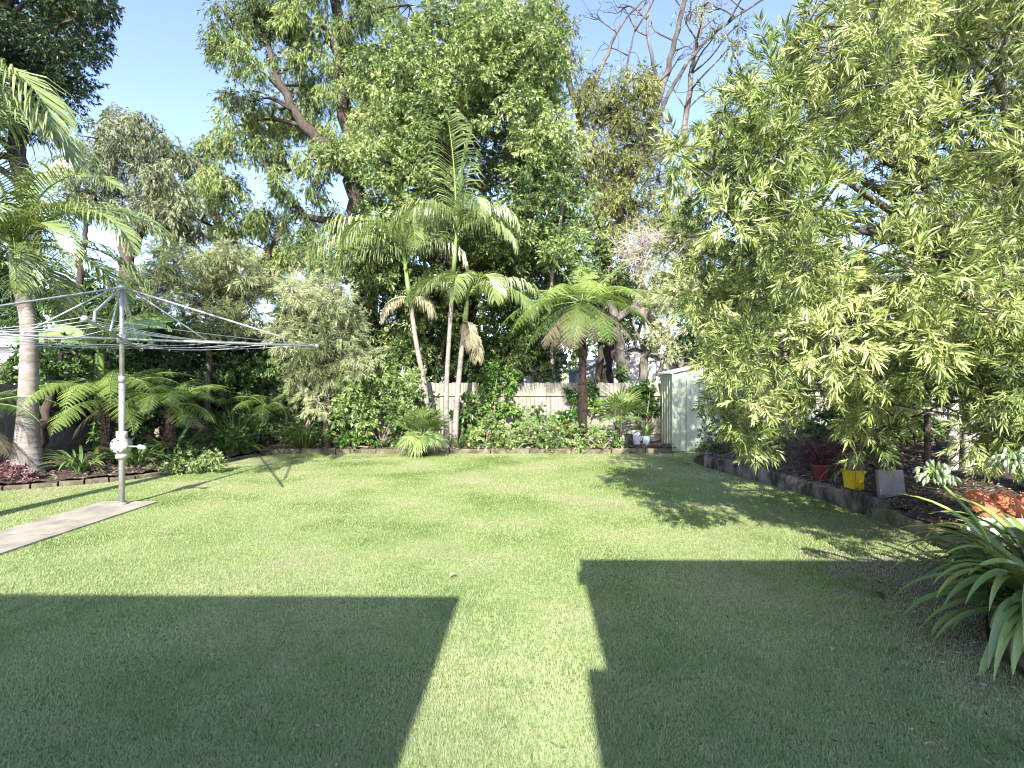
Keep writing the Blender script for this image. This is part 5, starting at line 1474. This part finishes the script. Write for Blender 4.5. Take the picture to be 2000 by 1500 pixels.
# yellow pot with a dry grassy plant, red pot, slab
p = np.array([4.48, 6.72, 0.215]); square_pot('square yellow plastic pot on the bed behind the retaining wall', p, .19, .26, M['yellow'])
mb = MB(); strap_leaves(mb, p + [0, 0, .22], 60, .5, .012, 30, 88, 130, .05, .6)
o = mb.build('dry_plant', M['deadfern'], origin=p + [0, 0, .22]); tag(o, 'dry straw coloured plant drooping from the yellow pot', 'plant')
p = np.array([4.42, 7.35, 0.21]); pot('flower_pot', 'dull red round pot left of the yellow pot', p, .11, .24, M['redpot'])
mb = MB(); strap_leaves(mb, p + [0, 0, .2], 34, .5, .035, 40, 85, 60, .04, .5)
o = mb.build('purple_plant', M['purple'], origin=p + [0, 0, .2]); tag(o, 'dark purple strappy plant growing in the red pot', 'plant')
mb = MB(); box(mb, (4.62, 6.25, .215 + .165), (.31, .045, .34), rx=R(-8)); o = mb.build('concrete_slab', M['paver'], origin=(4.62, 6.25, .2)); tag(o, 'grey concrete slab standing on edge right of the yellow pot', 'slab')


def brush_heap():
    c = np.array([4.9, 7.9, .3])
    t = thing('brush_heap', 'heap of dry dark fronds and twigs behind the red pot', 'heap', c)
    mb = MB()
    for k in range(260):
        a = c + [random.gauss(.1, .28), random.gauss(0, .25), abs(random.gauss(.15, .22))]
        d = nrm(np.array([random.gauss(.6, .5), random.gauss(-.2, .4), random.gauss(-.35, .3)]))
        limb(mb, a, a + d * random.uniform(.25, .6), .009, .004, n=3)
    mb.build('twigs', M['deadmass'], t)
    mb = MB(); n = 900
    q = c + rng.normal(0, 1, (n, 3)) * [.3, .25, .18] + [.1, 0, .2]
    leaves(mb, q, np.tile([.6, -.2, -.6], (n, 1)) + rng.normal(0, .4, (n, 3)), rng.uniform(.15, .35, n), .018, rng.random(n) * .6)
    mb.build('dry_leaves', M['litter'], t)


brush_heap()


def posts():
    for (x, y, r, z1, lab) in ((6.02, 7.0, .065, 1.66, 'split weathered post, left one of the pair under the bottlebrush'), (6.22, 6.95, .09, 1.70, 'thick weathered post with a dark knot hole under the bottlebrush')):
        z0 = hz(x, y) - .1
        t = thing('timber_post', lab, 'post', (x, y, z0), 'weathered timber posts')
        mb = MB(); tube(mb, smooth_path([(x, y, z0), (x + .01, y, (z0 + z1) / 2), (x, y, z1)], 6), [r * 1.05, r, r * .97], 12, rough=.03); mb.build('shaft', M['postwood'], t, smooth=True)
        if r > .08:
            mb = MB(); tube(mb, [(x - .01, y - r * .93, 1.42), (x - .01, y - r * 1.03, 1.42)], [.035, .03], 12); mb.build('knot', M['bolt'], t)
    x, y = 6.1, 7.0
    mb = MB(); prof = [(.001, 0), (.12, .01), (.15, .05), (.13, .1), (.07, .14), (.001, .15)]
    lathe(mb, (x - .02, y, 1.715), prof, 14); o = mb.build('round_stone', M['paver'], origin=(x - .02, y, 1.715), smooth=True); tag(o, 'rounded grey stone resting on top of the weathered posts', 'stone')
    z0 = hz(5.6, 7.4)
    t = thing('rail_fence', 'rough log rail on short posts left of the weathered posts', 'fence', (5.6, 7.2, z0))
    mb = MB(); tube(mb, smooth_path([(5.15, 7.3, 1.2), (5.6, 7.2, 1.23), (5.92, 7.1, 1.22)], 5), [.055, .06, .055], 8, rough=.05); mb.build('rail', M['postwood'], t)
    for xx, yy in ((5.22, 7.29), (5.8, 7.15)):
        mb = MB(); tube(mb, [(xx, yy, hz(xx, yy) - .1), (xx, yy, 1.17)], .04, 8, rough=.04); mb.build('post', M['darkbark'], t)


posts()


def tiles_and_poles():
    for i in range(3):
        z = .29 + .095 * i if i < 2 else .29
        y = 4.45 if i < 2 else 4.57
        a = np.array([4.12, y + .08, z]); b = np.array([5.3, y - .25, z])
        mb = MB(); tube(mb, [a, a + (b - a) * .5, b], .046, 12)
        o = mb.build('cream_pole', M['pipe'], origin=a, smooth=True)
        tag(o, ['bottom cream pole of the stack below the terracotta tiles', 'upper cream pole of the stack below the terracotta tiles', 'rear cream pole lying behind the stacked pair'][i], 'pole', 'cream poles stacked at the right bed')
    # curved terracotta tiles leaning in a row
    for i in range(5):
        c = np.array([4.52 + .2 * i, 4.75 - .06 * i, .30])
        mb = MB(); n = 8; th = .014
        vs = []
        L = .34
        for s in (0, 1):
            for rr in (.115, .115 - th):
                for k in range(n + 1):
                    a = math.pi * k / n
                    x = math.cos(a) * rr; h = math.sin(a) * rr * .75
                    yy = s * L
                    # lean back 40 degrees
                    vs.append([c[0] + x, c[1] + yy * math.cos(R(38)) - h * math.sin(R(38)), c[2] + yy * math.sin(R(38)) + h * math.cos(R(38))])
        m = n + 1; q = []
        for k in range(n):
            q += [[k, k + 1, 2 * m + k + 1, 2 * m + k], [m + k + 1, m + k, 3 * m + k, 3 * m + k + 1], [k + 1, k, m + k, m + k + 1], [2 * m + k, 2 * m + k + 1, 3 * m + k + 1, 3 * m + k]]
        q += [[0, 2 * m, 3 * m, m], [n, m + n, 3 * m + n, 2 * m + n]]
        mb.add(vs, q)
        o = mb.build('terracotta_tile', M['terracotta'], origin=c, smooth=False)
        tag(o, 'orange terracotta tile leaning above the cream poles', 'tile', 'terracotta tiles leaning at the right bed')


tiles_and_poles()

# pots beside the shed
p = P(1243, 858, 12.45); p[2] = .12
pot('flower_pot', 'tall white pot beside the shed', p, .12, .36, M['plasticwhite'])
p = P(1262, 860, 12.4); p[2] = .12
pot('flower_pot', 'pale blue pot touching the shed corner', p, .1, .22, M['handle'])
mb = MB(); strap_leaves(mb, p + [0, 0, .2], 40, .55, .05, 45, 88, 70, .05, .45)
o = mb.build('potted_plant', M['agap'], origin=p + [0, 0, .2], smooth=True); tag(o, 'leafy plant growing in the pale blue pot', 'plant')
p = P(1228, 860, 12.45); p[2] = .12
pot('flower_pot', 'dark round pot below the pale fan palm', p, .11, .26, M['bolt'])


def lattice():
    x0, y, w, h = 5.62, 12.1, .9, 1.5
    t = thing('lattice_panel', 'white lattice panel right of the shed', 'lattice', (x0 + w / 2, y, .25))
    mb = MB()
    for s in (-1, 1):
        for k in range(-12, 22):
            pts = []
            for u in (0, w):
                z = k * .11 + s * u
                pts.append((u, z))
            (u0, z0), (u1, z1) = pts
            def cut(u, z):
                return u, z
            # clip to the frame
            us = [0.0, w]
            f = lambda u: k * .11 + s * u
            lo, hi = 0.0, w
            if s > 0:
                lo = max(lo, -k * .11); hi = min(hi, h - k * .11)
            else:
                lo = max(lo, k * .11 - h); hi = min(hi, k * .11)
            if hi - lo < .03: continue
            tube(mb, [(x0 + lo, y + s * .006, .25 + f(lo)), (x0 + hi, y + s * .006, .25 + f(hi))], .012, 4)
    mb.build('slats', M['white'], t)
    mb = MB()
    for cx, cz, sx, sz in ((x0, .25 + h / 2, .05, h + .1), (x0 + w, .25 + h / 2, .05, h + .1), (x0 + w / 2, .25 + h + .025, w - .05, .05), (x0 + w / 2, .225, w - .05, .05)):
        box(mb, (cx, y, cz), (sx, .05, sz))
    mb.build('frame', M['white'], t)


lattice()

# fallen leaves on the lawn
for x, y, l, a, lab, t in ((-.48, 4.19, .07, 20, 'pale curled fallen leaf alone on the sunny lawn', .95), (2.72, 3.8, .10, 95, 'dark green fallen leaf on the shaded lawn', .1), (1.9, 3.03, .05, 40, 'pinkish fallen leaf near the middle of the shaded lawn', .8), (-.04, 2.33, .035, 10, 'tiny brown fallen leaf on the sunlit strip', .6)):
    mb = MB(); a = R(a); c = np.array([x, y, .028])
    u = np.array([math.cos(a), math.sin(a), .05]); s = np.array([-math.sin(a), math.cos(a), 0])
    K = 6; v = []
    for i in range(K + 1):
        f = i / K; w = l * .28 * math.sin(math.pi * min(.98, f + .02)) ** .7
        p = c + u * l * (f - .5) + [0, 0, .012 * math.sin(f * 3)]
        v += [p - s * w + [0, 0, w * .5], p, p + s * w + [0, 0, w * .5]]
    q = []
    for i in range(K):
        q += [[3 * i, 3 * i + 1, 3 * i + 4, 3 * i + 3], [3 * i + 1, 3 * i + 2, 3 * i + 5, 3 * i + 4]]
    mb.add(v, q, tint=t)
    o = mb.build('fallen_leaf', M['dark'] if t < .3 else M['litter'], origin=c, smooth=True); tag(o, lab, 'leaf', 'fallen leaves on the lawn')

for o in list(bpy.data.objects):
    if '_o' in o:
        del o['_o']
